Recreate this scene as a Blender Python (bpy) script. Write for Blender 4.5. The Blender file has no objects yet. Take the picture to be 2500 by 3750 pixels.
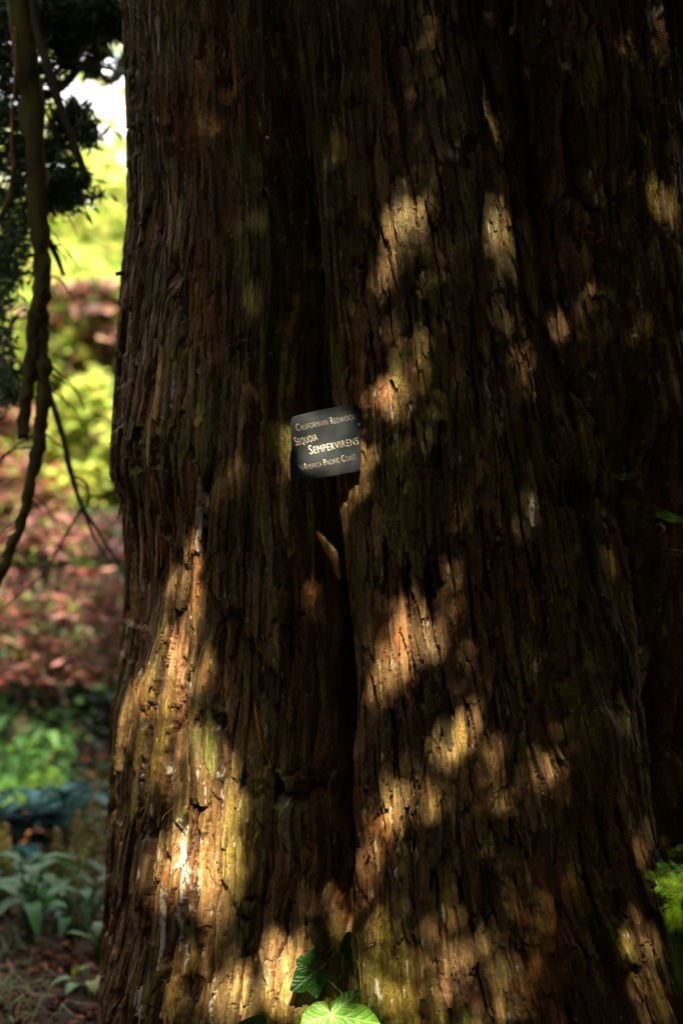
import bpy, math, random
import numpy as np
from mathutils import Vector, Matrix
R_ = math.radians
random.seed(7)
sc = bpy.context.scene
col = sc.collection

# ---------------------------------------------------------------- camera, sky, sun, exposure
CAMZ = 1.35; CAMD = 2.8                      # camera height, distance from the front of the bark (y = 0)
cam_d = bpy.data.cameras.new('camera'); cam = bpy.data.objects.new('camera', cam_d); col.objects.link(cam)
cam.location = (0, -CAMD, CAMZ); cam.rotation_euler = (R_(90), 0, 0)
cam_d.lens = 50; cam_d.sensor_width = 36; cam_d.sensor_fit = 'AUTO'
cam_d.clip_start = 0.05; cam_d.clip_end = 2000
cam_d.dof.use_dof = True; cam_d.dof.focus_distance = 2.82; cam_d.dof.aperture_fstop = 1.7
sc.camera = cam

L = Vector((0.04, -0.68, 0.70)).normalized()  # towards the sun
SUN_EL = math.asin(L.z); SUN_AZ = math.atan2(L.x, L.y)
w = bpy.data.worlds.new('World'); sc.world = w; w.use_nodes = True
nt = w.node_tree; bg = nt.nodes['Background']
sky = nt.nodes.new('ShaderNodeTexSky'); sky.sky_type = 'NISHITA'; sky.sun_disc = False
sky.sun_elevation = SUN_EL; sky.sun_rotation = SUN_AZ; sky.air_density = 1.0; sky.dust_density = 10.0; sky.ozone_density = 0.0
# cloud-like white mixed over the blue, added so the sky burns out
_tc = nt.nodes.new('ShaderNodeTexCoord'); _cn = nt.nodes.new('ShaderNodeTexNoise'); _cn.inputs['Scale'].default_value = 2.2; _cn.inputs['Detail'].default_value = 6
_cm = nt.nodes.new('ShaderNodeMapRange'); _cm.inputs[1].default_value = .3; _cm.inputs[2].default_value = .55; _cm.inputs[3].default_value = .45; _cm.inputs[4].default_value = 1
_cx = nt.nodes.new('ShaderNodeMix'); _cx.data_type = 'RGBA'; _cx.inputs[7].default_value = (5.6, 5.5, 5.9, 1)
nt.links.new(_tc.outputs['Generated'], _cn.inputs['Vector']); nt.links.new(_cn.outputs[0], _cm.inputs[0]); nt.links.new(_cm.outputs[0], _cx.inputs[0])
nt.links.new(sky.outputs[0], _cx.inputs[6]); nt.links.new(_cx.outputs[2], bg.inputs[0]); bg.inputs[1].default_value = 0.15
sun_d = bpy.data.lights.new('sun', 'SUN'); sun = bpy.data.objects.new('sun', sun_d); col.objects.link(sun)
sun_d.energy = 5.0; sun_d.angle = R_(0.53); sun_d.color = (1.0, 0.87, 0.64)
sun.rotation_euler = L.to_track_quat('Z', 'Y').to_euler(); sun.location = (1, -12, 11)
vs = sc.view_settings; vs.view_transform = 'Standard'; vs.look = 'None'; vs.gamma = 1; vs.exposure = 2.0
try: vs.use_curve_mapping = False
except Exception: pass
sc.cycles.use_denoising = True
sc.cycles.max_bounces = 6; sc.cycles.diffuse_bounces = 3; sc.cycles.transmission_bounces = 3
sc.cycles.sample_clamp_indirect = 4

# ---------------------------------------------------------------- helpers
def P(px, py, D):
    """point that stands D metres in front of the camera, at that place of the 2500x3750 photograph"""
    return Vector(((px - 1250) / 1250 * .24 * D, D - CAMD, CAMZ - (py - 1875) / 1875 * .36 * D))
def tag(o, label=None, cat=None, group=None, kind=None):
    if label: o['label'] = label
    if cat: o['category'] = cat
    if group: o['group'] = group
    if kind: o['kind'] = kind
    return o
def empty(name, loc=(0, 0, 0)):
    o = bpy.data.objects.new(name, None); o.location = loc; o.empty_display_size = .2; col.objects.link(o); return o
def link(name, me, mat, parent=None):
    o = bpy.data.objects.new(name, me)
    if mat: me.materials.append(mat)
    col.objects.link(o)
    if parent:
        o.parent = parent
        o.matrix_parent_inverse = Matrix.Translation(-Vector(parent.location)) if parent.type == 'EMPTY' else Matrix.Identity(4)
    return o
def npmesh(name, V, F, colr=None, smooth=True):
    """V (n,3), F (m,k) arrays -> mesh; colr (n,3) vertex tint"""
    V = np.asarray(V, np.float32); F = np.asarray(F, np.int32)
    me = bpy.data.meshes.new(name); n, m, k = len(V), len(F), F.shape[1]
    me.vertices.add(n); me.vertices.foreach_set('co', V.ravel())
    me.loops.add(m * k); me.loops.foreach_set('vertex_index', F.ravel())
    me.polygons.add(m); me.polygons.foreach_set('loop_start', np.arange(0, m * k, k, dtype=np.int32))
    me.polygons.foreach_set('loop_total', np.full(m, k, np.int32))
    me.polygons.foreach_set('use_smooth', np.full(m, smooth))
    me.update(calc_edges=True); me.validate()
    if colr is not None:
        a = me.color_attributes.new('tint', 'FLOAT_COLOR', 'POINT')
        c = np.ones((n, 4), np.float32); c[:, :3] = colr; a.data.foreach_set('color', c.ravel())
    return me

class MB:
    """collects shapes for ONE mesh"""
    def __init__(s): s.V = []; s.F = []; s.C = []; s.n = 0
    def add(s, V, F, c=(1, 1, 1)):
        s.V += [tuple(v) for v in V]; s.F += [tuple(i + s.n for i in f) for f in F]
        s.C += [c] * len(V) if not isinstance(c, list) else c
        s.n += len(V)
    def tube(s, pts, rad, seg=8, c=(1, 1, 1), rough=0, cap=True):
        pts = [Vector(p) for p in pts]; V = []; F = []; N = len(pts)
        up = Vector((.13, .9, .31)).normalized()
        for i, p in enumerate(pts):
            t = (pts[min(i + 1, N - 1)] - pts[max(i - 1, 0)]).normalized()
            a = t.cross(up).normalized(); b = t.cross(a)
            r = rad[i] if isinstance(rad, (list, tuple)) else rad
            for k in range(seg):
                th = 2 * math.pi * k / seg; rr = r * (1 + rough * random.uniform(-1, 1))
                V.append(p + a * math.cos(th) * rr + b * math.sin(th) * rr)
        for i in range(N - 1):
            for k in range(seg):
                F.append((i * seg + k, i * seg + (k + 1) % seg, (i + 1) * seg + (k + 1) % seg, (i + 1) * seg + k))
        if cap: F.append(tuple(range(seg))[::-1]); F.append(tuple((N - 1) * seg + k for k in range(seg)))
        s.add(V, F, c)
    def build(s, name, mat, parent=None, smooth=True):
        me = bpy.data.meshes.new(name); me.from_pydata(s.V, [], s.F)
        a = me.color_attributes.new('tint', 'FLOAT_COLOR', 'POINT')
        cc = np.ones((s.n, 4), np.float32); cc[:, :3] = np.array(s.C, np.float32); a.data.foreach_set('color', cc.ravel())
        if smooth: me.polygons.foreach_set('use_smooth', [True] * len(me.polygons))
        me.update(); return link(name, me, mat, parent)
def smooth_path(pts, n=6):
    pts = [Vector(p) for p in pts]; out = []
    for i in range(len(pts) - 1):
        p0, p1, p2, p3 = pts[max(i - 1, 0)], pts[i], pts[i + 1], pts[min(i + 2, len(pts) - 1)]
        for k in range(n):
            t = k / n
            out.append(.5 * ((2 * p1) + (p2 - p0) * t + (2 * p0 - 5 * p1 + 4 * p2 - p3) * t * t + (3 * p1 - p0 - 3 * p2 + p3) * t ** 3))
    out.append(pts[-1]); return out
def lerp_list(vals, n):
    return list(np.interp(np.linspace(0, 1, n), np.linspace(0, 1, len(vals)), vals))

# numpy noise
def h2(ix, iy, seed):
    x = (ix.astype(np.int64) * 374761393 + iy.astype(np.int64) * 668265263 + seed * 1442695041) & 0xffffffff
    x = ((x ^ (x >> 13)) * 1274126177) & 0xffffffff
    x = ((x ^ (x >> 16)) * 2246822519) & 0xffffffff
    return ((x ^ (x >> 15)) & 0xffffff) / float(0x1000000)
def vn(x, y, seed=0):
    ix = np.floor(x); iy = np.floor(y); fx = x - ix; fy = y - iy
    fx = fx * fx * fx * (fx * (fx * 6 - 15) + 10); fy = fy * fy * fy * (fy * (fy * 6 - 15) + 10)
    a = h2(ix, iy, seed); b = h2(ix + 1, iy, seed); c = h2(ix, iy + 1, seed); d = h2(ix + 1, iy + 1, seed)
    return (a + (b - a) * fx) * (1 - fy) + (c + (d - c) * fx) * fy
def fbm(x, y, seed=0, o=3):
    s = 0; a = 1; t = 0
    for k in range(o): s = s + a * vn(x * 2 ** k + 17.3 * k, y * 2 ** k, seed + k); t += a; a *= .5
    return s / t
def plates(s, z, wd, ht, seed, jit=.9):
    """elongated cells: physical distance to the cell border, cell random numbers, offset within the cell"""
    x = s / wd; y = z / ht; ix = np.floor(x); iy = np.floor(y)
    b1 = np.full(x.shape, 1e9); b2 = b1.copy()
    p1x = np.zeros_like(x); p1y = p1x.copy(); p2x = p1x.copy(); p2y = p1x.copy(); cid = p1x.copy(); cid2 = p1x.copy()
    for dx in (-1, 0, 1):
        for dy in (-1, 0, 1):
            cx = ix + dx; cy = iy + dy
            ox = .5 + (h2(cx, cy, seed) - .5) * jit; oy = .5 + (h2(cx, cy, seed + 1) - .5) * jit
            qx = cx + ox - x; qy = cy + oy - y; d = qx * qx + qy * qy; r = h2(cx, cy, seed + 2); r2 = h2(cx, cy, seed + 3)
            n1 = d < b1; n2 = (~n1) & (d < b2)
            b2 = np.where(n1, b1, np.where(n2, d, b2)); p2x = np.where(n1, p1x, np.where(n2, qx, p2x)); p2y = np.where(n1, p1y, np.where(n2, qy, p2y))
            b1 = np.where(n1, d, b1); p1x = np.where(n1, qx, p1x); p1y = np.where(n1, qy, p1y)
            cid = np.where(n1, r, cid); cid2 = np.where(n1, r2, cid2)
    nx = p2x - p1x; ny = p2y - p1y; ln = np.sqrt(nx * nx + ny * ny) + 1e-6
    e = (b2 - b1) / (2 * ln)
    gx = np.abs(nx / ln / wd); gl = np.sqrt(gx ** 2 + (ny / ln / ht) ** 2); e = e / gl; e = e + .006 * (1 - ss(.80, .97, gx / gl))
    return e, cid, cid2, -p1x, -p1y
def ss(a, b, x):
    t = np.clip((x - a) / (b - a), 0, 1); return t * t * (3 - 2 * t)

# ---------------------------------------------------------------- materials
def newmat(name):
    m = bpy.data.materials.new(name); m.use_nodes = True
    return m, m.node_tree, m.node_tree.nodes['Principled BSDF']
def simple_mat(name, rgb, rough=.7, tint=True, noise=.35, scale=12, spec=.3, bump=0.0, stretch=(1, 1, 1)):
    m, t, b = newmat(name); N = t.nodes; Lk = t.links
    tc = N.new('ShaderNodeTexCoord'); mp = N.new('ShaderNodeMapping'); mp.inputs['Scale'].default_value = stretch
    Lk.new(tc.outputs['Object'], mp.inputs[0])
    no = N.new('ShaderNodeTexNoise'); no.inputs['Scale'].default_value = scale; no.inputs['Detail'].default_value = 5; Lk.new(mp.outputs[0], no.inputs['Vector'])
    mr = N.new('ShaderNodeMapRange'); mr.inputs[3].default_value = 1 - noise; mr.inputs[4].default_value = 1 + noise
    mr.inputs[1].default_value = .25; mr.inputs[2].default_value = .75; Lk.new(no.outputs[0], mr.inputs[0])
    vm = N.new('ShaderNodeVectorMath'); vm.operation = 'SCALE'; Lk.new(mr.outputs[0], vm.inputs['Scale'])
    if tint:
        at = N.new('ShaderNodeAttribute'); at.attribute_name = 'tint'
        mul = N.new('ShaderNodeVectorMath'); mul.operation = 'MULTIPLY'; mul.inputs[1].default_value = rgb
        Lk.new(at.outputs['Color'], mul.inputs[0]); Lk.new(mul.outputs[0], vm.inputs[0])
    else: vm.inputs[0].default_value = rgb
    Lk.new(vm.outputs[0], b.inputs['Base Color']); b.inputs['Roughness'].default_value = rough
    b.inputs['Specular IOR Level'].default_value = spec
    if bump:
        bp = N.new('ShaderNodeBump'); bp.inputs['Strength'].default_value = bump; bp.inputs['Distance'].default_value = .004
        Lk.new(no.outputs[0], bp.inputs['Height']); Lk.new(bp.outputs[0], b.inputs['Normal'])
    return m
def leaf_mat(name, rgb, trans=.35, rough=.5, spec=.3, noise=.25):
    m = simple_mat(name, rgb, rough, True, noise, 9, spec); t = m.node_tree; N = t.nodes
    b = N['Principled BSDF']; src = b.inputs['Base Color'].links[0].from_socket
    tr = N.new('ShaderNodeBsdfTranslucent'); mx = N.new('ShaderNodeMixShader'); mx.inputs[0].default_value = trans
    t.links.new(src, tr.inputs[0]); t.links.new(b.outputs[0], mx.inputs[1]); t.links.new(tr.outputs[0], mx.inputs[2])
    t.links.new(mx.outputs[0], N['Material Output'].inputs['Surface']); return m

M_bark, t, b = newmat('redwood_bark'); N = t.nodes; Lk = t.links
at = N.new('ShaderNodeAttribute'); at.attribute_name = 'tint'
tc = N.new('ShaderNodeTexCoord'); mp = N.new('ShaderNodeMapping'); mp.inputs['Scale'].default_value = (1, 1, .09); Lk.new(tc.outputs['Object'], mp.inputs[0])
n1 = N.new('ShaderNodeTexNoise'); n1.inputs['Scale'].default_value = 380; n1.inputs['Detail'].default_value = 5; Lk.new(mp.outputs[0], n1.inputs['Vector'])
n2 = N.new('ShaderNodeTexNoise'); n2.inputs['Scale'].default_value = 160; n2.inputs['Detail'].default_value = 6; Lk.new(tc.outputs['Object'], n2.inputs['Vector'])
ad = N.new('ShaderNodeMath'); ad.operation = 'MULTIPLY_ADD'; Lk.new(n2.outputs[0], ad.inputs[0]); ad.inputs[1].default_value = .6; Lk.new(n1.outputs[0], ad.inputs[2])
mr = N.new('ShaderNodeMapRange'); mr.inputs[1].default_value = .5; mr.inputs[2].default_value = 1.1; mr.inputs[3].default_value = .35; mr.inputs[4].default_value = 1.65; Lk.new(ad.outputs[0], mr.inputs[0])
vm = N.new('ShaderNodeVectorMath'); vm.operation = 'SCALE'; Lk.new(at.outputs['Color'], vm.inputs[0]); Lk.new(mr.outputs[0], vm.inputs['Scale']); Lk.new(vm.outputs[0], b.inputs['Base Color'])
bp = N.new('ShaderNodeBump'); bp.inputs['Strength'].default_value = .9; bp.inputs['Distance'].default_value = .0028; Lk.new(ad.outputs[0], bp.inputs['Height']); Lk.new(bp.outputs[0], b.inputs['Normal'])
b.inputs['Roughness'].default_value = .62; b.inputs['Specular IOR Level'].default_value = .4

M_branch = simple_mat('branch_bark', (.10, .085, .05), .85, True, .5, 30, .2, .6, (1, 1, .3))
M_limb = simple_mat('mossy_limb', (.10, .085, .05), .9, True, .5, 30, .1, .9, (1, 1, .3)); _t = M_limb.node_tree
_src = _t.nodes['Principled BSDF'].inputs['Base Color'].links[0].from_socket; _mx = _t.nodes.new('ShaderNodeMix'); _mx.data_type = 'RGBA'; _n = _t.nodes.new('ShaderNodeTexNoise'); _n.inputs['Scale'].default_value = 9
_r = _t.nodes.new('ShaderNodeMapRange'); _r.inputs[1].default_value = .42; _r.inputs[2].default_value = .6; _t.links.new(_n.outputs[0], _r.inputs[0]); _t.links.new(_r.outputs[0], _mx.inputs[0]); _t.links.new(_src, _mx.inputs[6]); _mx.inputs[7].default_value = (.13, .13, .03, 1); _t.links.new(_mx.outputs[2], _t.nodes['Principled BSDF'].inputs['Base Color'])
M_twig = simple_mat('twig_wood', (.16, .10, .05), .8, True, .4, 60)
M_needle = leaf_mat('conifer_needles', (.026, .050, .013), .35, .6)
M_shade = leaf_mat('canopy_leaves', (.035, .055, .018), .12, .7, .1)
M_green = leaf_mat('green_leaves', (.42, .44, .10), .5, .5, .3)
M_red = leaf_mat('red_maple_leaves', (.38, .155, .115), .4, .5, .4)
M_ivy, _t, _b = newmat('ivy_leaf')
_at = _t.nodes.new('ShaderNodeAttribute'); _at.attribute_name = 'tint'
_t.links.new(_at.outputs['Color'], _b.inputs['Base Color']); _b.inputs['Roughness'].default_value = .34; _b.inputs['Specular IOR Level'].default_value = .5
_n = _t.nodes.new('ShaderNodeTexNoise'); _n.inputs['Scale'].default_value = 70; _n.inputs['Detail'].default_value = 3
_bp = _t.nodes.new('ShaderNodeBump'); _bp.inputs['Strength'].default_value = .25; _bp.inputs['Distance'].default_value = .003
_t.links.new(_n.outputs[0], _bp.inputs['Height']); _t.links.new(_bp.outputs[0], _b.inputs['Normal'])
_tr = _t.nodes.new('ShaderNodeBsdfTranslucent'); _mx = _t.nodes.new('ShaderNodeMixShader'); _mx.inputs[0].default_value = .25
_t.links.new(_at.outputs['Color'], _tr.inputs[0]); _t.links.new(_b.outputs[0], _mx.inputs[1]); _t.links.new(_tr.outputs[0], _mx.inputs[2]); _t.links.new(_mx.outputs[0], _t.nodes['Material Output'].inputs['Surface'])
M_spray = leaf_mat('redwood_spray', (.17, .36, .025), .35, .45, .4)
M_hosta = leaf_mat('hosta_leaf', (.030, .100, .095), .15, .6, .15)
M_plant = leaf_mat('plant_leaf', (.085, .19, .045), .35, .45, .4)
M_plume = simple_mat('dry_plume', (.38, .32, .15), .9)
M_grass = leaf_mat('grass_blades', (.10, .12, .045), .3, .6)
M_litter = simple_mat('leaf_litter', (.17, .09, .055), .8, True, .3, 20)
M_soil = simple_mat('soil', (.055, .032, .02), .95, False, .6, 3, .1, 1.0)

# ---------------------------------------------------------------- redwood trunk
TCX, TCY, TR = 0.20, 0.70, 0.70
def ray_theta(px, py):
    """(theta, z) on the plain trunk cylinder below a photo pixel; theta from the front towards +x"""
    dx = (px - 1250) / 1250 * .24; dz = -(py - 1875) / 1875 * .36
    A = dx * dx + 1; B = 2 * (dx * (-TCX) + (-CAMD - TCY)); C = TCX ** 2 + (CAMD + TCY) ** 2 - TR ** 2
    disc = B * B - 4 * A * C
    t = (-B - math.sqrt(max(disc, 0))) / (2 * A)
    x = dx * t - TCX; y = t - CAMD - TCY
    return math.atan2(x, -y), CAMZ + dz * t
def grain_path(pts): 
    q = [ray_theta(*p) for p in pts]; q.sort(key=lambda a: a[1]); return np.array([a[1] for a in q]), np.array([a[0] for a in q])
PATHS = [
 [(560, 0), (580, 900), (550, 1800), (540, 2600), (520, 3300), (470, 3750)],
 [(800, 0), (860, 900), (880, 1800), (880, 2600), (870, 3300), (850, 3750)],
 [(1060, 0), (1110, 600), (1170, 1400), (1235, 2000), (1270, 2500), (1275, 3000), (1300, 3250), (1310, 3750)],
 [(1500, 0), (1590, 700), (1650, 1200), (1700, 2000), (1760, 2600), (1860, 3300), (1960, 3750)],
 [(1800, 0), (1910, 600), (2000, 1200), (2120, 1800), (2210, 2500), (2330, 3100), (2480, 3750)],
 [(2200, 0), (2300, 900), (2390, 1800), (2440, 2500), (2470, 3200), (2520, 3750)]]
NT, NZ = 1330, 980
th = np.concatenate([np.linspace(-108, 84, NT), np.linspace(84, 252, 90)[1:-1]]) * math.pi / 180
zz = np.concatenate([np.linspace(-.15, .28, 90)[:-1], np.linspace(.28, 2.46, NZ), 2.46 + 7.5 * np.linspace(0, 1, 130)[1:] ** 1.6])
TH, ZZ = np.meshgrid(th, zz)
PT = [np.interp(zz, *grain_path(p)) for p in PATHS]           # theta of each grain line at each height
sref = [.0]; 
for k in range(1, len(PT)): sref.append(sref[-1] + float(np.mean(PT[k] - PT[k - 1])) * TR)
sref = np.array(sref)
S = np.empty_like(TH)
for i in range(len(zz)):
    q = np.array([p[i] for p in PT])
    S[i] = np.interp(th, np.concatenate([[q[0] - 2], q, [q[-1] + 4]]), np.concatenate([[sref[0] - 2 * TR], sref, [sref[-1] + 4 * TR]]))
ker = np.hanning(61); ker /= ker.sum()
for i in range(len(zz)): S[i, 40:NT - 40] = np.convolve(np.pad(S[i, :NT], 30, mode='edge'), ker, 'valid')[40:NT - 40]
S += (ss(-9, 0, -TH) * 0)
AR = TH * TR
def gpath(idx): return PT[idx][:, None]
def groove(center, width, depth):                              # center (rows,1) theta; width, depth by row
    d = (TH - center) * TR
    return -depth * np.exp(-np.abs(d / width) ** 1.7)
def prow(pts):                                                 # values along photo y -> by height row
    ys = np.array([p[0] for p in pts]); zs = CAMZ - (ys - 1875) / 1875 * .36 * 2.82; v = np.array([p[1] for p in pts])
    o = np.argsort(zs); return np.interp(zz, zs[o], v[o])[:, None]
wig = (fbm(ZZ * 2.2, AR * 1.0, 5) - .5)
base = TR + .05 * np.exp(-np.clip(ZZ, 0, 9) / .30) - .012 * np.clip(ZZ - 1.35, -2, 1) - .012 * np.clip(ZZ - 2.4, 0, 9)
macro = groove(gpath(2) - .050 + wig * .02, .044, prow([(0, .05), (500, .09), (1000, .12), (1500, .11), (1800, .08), (2500, .10), (3100, .09), (3400, .06), (3750, .05)]))
macro = macro + groove(gpath(2) - .040 + wig * .02, .020, prow([(0, .01), (700, .05), (1500, .06), (2500, .08), (3200, .05), (3750, .03)]))
macro = macro + groove(gpath(4) + .15 + wig * .05, .11, prow([(0, .17), (900, .18), (1500, .13), (2000, .07), (2400, .04), (3000, .02), (3750, .0)]))
macro = macro + groove(gpath(4) - .02 + wig * .05, .02, prow([(0, .04), (900, .05), (1500, .03), (2100, .02), (3750, .0)]))
macro = macro + groove(gpath(5) + .05, .05, prow([(0, .0), (1400, .03), (1900, .18), (2600, .24), (3200, .18), (3750, .10)]))
macro = macro + groove((gpath(0) + gpath(1)) * .5 - .08, .045, prow([(0, .015), (800, .03), (1100, .035), (1700, .012), (3750, .006)]))
macro = macro + .05 * np.exp(-((TH + .80) / .30) ** 2) - .02 * np.exp(-((TH + .15) / .3) ** 2)
macro = macro + .022 * (fbm(AR * 2.6 + wig * 1.0, ZZ * .9, 11, 2) - .5) * 2
def spot(px, py, rx, ry, rot=0):
    """elliptical weight round a photo pixel on the bark (rx, ry in photo pixels, 0.5 mm each)"""
    t0, z0 = ray_theta(px, py); ds = (TH - t0) * TR / (rx * .00054); dz = (ZZ - z0) / (ry * .00054)
    if rot: c, s_ = math.cos(rot), math.sin(rot); ds, dz = ds * c + dz * s_, -ds * s_ + dz * c
    return np.exp(-(ds * ds + dz * dz))
macro = macro + .020 * spot(1150, 2890, 190, 130) - .085 * spot(1130, 2885, 110, 42) * ss(.30, .62, fbm(S * 34, ZZ * 26, 43, 3)) - .05 * spot(1190, 2895, 70, 60) * ss(.35, .6, fbm(S * 40, ZZ * 40, 45, 3)) + .016 * spot(1130, 2890, 170, 110) * (fbm(S * 70, ZZ * 60, 47, 3) - .5)
macro = macro + .018 * spot(1120, 3060, 120, 130)
macro = macro - .05 * spot(2190, 1810, 100, 60) - .03 * spot(2300, 1860, 90, 40)
macro = macro + .03 * spot(2190, 2680, 130, 220) - .03 * spot(2240, 2560, 60, 60) + .02 * spot(2060, 2850, 90, 160)
macro = macro + .02 * spot(2190, 900, 70, 90) - .03 * spot(720, 1010, 40, 55) - .025 * spot(1240, 230, 60, 70) - .02 * spot(690, 2060, 90, 50)
# bark relief
Sw = S + .034 * (fbm(S * 6, ZZ * 2.6, 21, 2) - .5) + .012 * (fbm(S * 24, ZZ * 9, 23, 2) - .5)
ragx = .0042 * (fbm(S * 160, ZZ * 42, 31, 3) - .5); ragz = .050 * (fbm(S * 80, ZZ * 22, 37, 3) - .5)
platy = ss(.33, .52, fbm(S * 4, ZZ * 1.3, 41, 2) + .22 * ss(.40, .60, (S - sref[0]) / (sref[-1] - sref[0])) - .10 * ss(1.3, 1.9, ZZ) * (S < sref[2]))
eA, cA, cA2, oxA, oyA = plates(Sw + ragx, ZZ + ragz, .044, .25, 51)
eB, cB, cB2, oxB, oyB = plates(Sw + ragx + .3, ZZ + ragz * .8 + .3, .019, .14, 61)
eC, cC, cC2, oxC, oyC = plates(Sw + ragx * .7 + 1.7, ZZ + ragz * .5, .0075, .09, 71)
def ridged(f1, f2, sd, k=2.0): return 1 - np.abs(fbm(Sw * f1, ZZ * f2, sd, 2) * 2 - 1) * k
ridge = ridged(17, 1.1, 81); strand = ridged(48, 1.9, 83, 2.4); strand2 = ridged(120, 4.5, 85, 2.2)
fib = fbm(Sw * 420, ZZ * 12, 87, 2) - .5
crA = 1 - ss(.0006, .0046, eA + .003 * (fbm(S * 60, ZZ * 12, 93, 2) - .5)); crB = 1 - ss(.0002, .0026, eB + .003 * (fbm(S * 90, ZZ * 16, 94, 2) - .45))
H = .009 * ridge + (.0060 * strand + .0022 * strand2) * (1 - .8 * platy) + .0009 * fib + .0006 * strand2
H += platy * (.017 * (cA - .5) - .006 * oyA + .013 * (cA2 - .5) * oxA - .0110 * crA)
H += (.009 * (cB - .5) - .004 * oyB + .007 * (cB2 - .5) * oxB - .0045 * crB) * (.35 + .65 * platy)
H += (.0030 * (cC - .5) - .0012 * (1 - ss(.0, .0010, eC))) * (1 - .6 * platy)
deepA = crA
pit = ss(.68, .82, fbm(S * 24, ZZ * 13, 91, 4)); H -= .011 * pit
# colours (linear albedo)
def C3(a): return np.array(a)[None, None, :]
mauve, grey, tan, olive = C3((.205, .110, .046)), C3((.165, .120, .040)), C3((.280, .175, .058)), C3((.180, .135, .012))
rust, orange, inner_shade, white = C3((.160, .060, .016)), C3((.38, .145, .034)), C3((.060, .020, .006)), C3((.72, .62, .50))
def mixc(a, b, m): return a + (b - a) * m[..., None]
K = mixc(mauve + TH[..., None] * 0, grey, ss(.3, .6, cA)); K = mixc(K, tan, ss(.55, .85, cA2) * .8); K = K * (.7 + .6 * cB2)[..., None]
K = mixc(K, rust, np.clip(ss(.42, .66, fbm(S * 9, ZZ * 3.2, 101, 3)) * (1.0 - .6 * platy), 0, 1))
K = mixc(K, tan, ss(.5, .75, fbm(Sw * 60, ZZ * 3, 103, 2)) * .45)
K = mixc(K, orange, ss(.70, .84, fbm(S * 17, ZZ * 5, 107, 4)) * .6)
mossm = ss(.50, .66, fbm(S * 11, ZZ * 4.5, 109, 4)) * ss(-.004, .004, H) * (.12 + .8 * ss(.35, .5, (S - sref[0]) / (sref[-1] - sref[0])) + .45 * ss(1.15, .9, ZZ))
K = mixc(K, olive, np.clip(mossm, 0, 1) * .85)
K = mixc(K, C3((.20, .21, .035)), ss(.64, .74, fbm(S * 22, ZZ * 9, 111, 4)) * ss(.45, .6, vn(S * 4, ZZ * 2.5, 112)) * .8)
K = mixc(K, inner_shade, np.clip(deepA * platy + crB * .7 + pit * .7, 0, 1) * .85)  # cracks and pits: dark red inner bark, deepened to paint in recess shade
K = K * (.60 + .80 * cC)[..., None] * (.62 + .76 * ss(.3, .7, fbm(Sw * 110, ZZ * 5, 117, 3)))[..., None] * (.8 + .4 * fbm(Sw * 300, ZZ * 10, 113, 2))[..., None]
for (px, py, rx, ry) in [(492, 2720, 45, 90), (640, 2560, 60, 110), (430, 3420, 60, 70), (1150, 2130, 70, 130), (800, 330, 40, 230), (650, 2000, 70, 60), (1400, 3060, 50, 90), (1430, 2330, 30, 80),
                         (1290, 1500, 40, 260), (745, 3210, 30, 60), (1370, 1400, 25, 110), (2150, 900, 70, 60), (1970, 3320, 110, 190)]:
    K = mixc(K, orange, np.clip(spot(px, py, rx, ry) * 1.4 * ss(.35, .6, fbm(S * 60, ZZ * 30, 131, 3)), 0, 1) * .85)
# bleached lichen / resin flecks
wm = np.zeros_like(TH); rag = fbm(Sw * 190, ZZ * 55, 141, 4)
for (px, py, rx, ry, a) in [(780, 3050, 16, 110, 1.1), (795, 3180, 20, 100, 1.15), (825, 3200, 14, 50, 1.1), (790, 3330, 18, 90, 1.3), (735, 3400, 18, 100, 1.2), (805, 3440, 16, 70, 1.1), (735, 3270, 16, 60, 1.1), (690, 3640, 26, 90, 1), (885, 3640, 12, 90, 1.1),
                            (832, 1830, 14, 60, 1.2), (818, 1900, 18, 50, 1.1), (815, 1970, 9, 80, 1), (745, 1650, 8, 70, 1.1), (755, 1440, 14, 60, 1.1), (535, 2135, 18, 28, 1.3), (512, 2290, 10, 60, 1), (530, 2310, 8, 60, 1), (640, 2410, 14, 50, 1.2), (620, 2790, 12, 60, 1),
                            (1940, 1840, 16, 90, 1.3), (1925, 1910, 14, 50, 1.1), (1945, 2450, 9, 60, 1.3), (1640, 2140, 12, 70, 1.1), (1620, 2100, 10, 40, 1), (952, 2265, 12, 14, 1.4), (1790, 1400, 10, 110, 1.1), (1840, 1640, 8, 120, 1), (1850, 1770, 12, 40, 1),
                            (1545, 560, 8, 30, 1.3), (1700, 480, 8, 40, 1.2), (1385, 920, 12, 40, 1.3), (1665, 680, 7, 60, 1), (1640, 1130, 18, 50, 1), (1510, 1480, 18, 40, 1), (1930, 2900, 12, 60, 1), (2120, 1690, 6, 25, 1.2), (1360, 3260, 10, 60, 1.2), (1320, 2350, 8, 80, 1), (2415, 2515, 12, 22, 1.6), (560, 3330, 8, 50, 1), (2390, 170, 10, 60, 1), (2350, 480, 10, 60, 1), (1500, 180, 8, 60, 1), (1480, 300, 8, 60, .9), (535, 3290, 9, 30, 1.2)]:
    wm = np.maximum(wm, ss(.56, .66, spot(px, py, rx * .8, ry) * a * .45 + rag * .72))
wm *= ss(.27, .38, fbm(S * 260, ZZ * 120, 147, 3))
wm = np.maximum(wm, ss(.80, .84, fbm(Sw * 170, ZZ * 22, 151, 3) + .14 * (vn(S * 5, ZZ * 2, 152) - .5)))
wm = np.maximum(wm, (h2(np.floor(S * 420), np.floor(ZZ * 170), 161) > .9993) * .8)
K = mixc(K, white, np.clip(wm, 0, 1) * .82); H += wm * .0022
RR = base + macro + H
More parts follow.
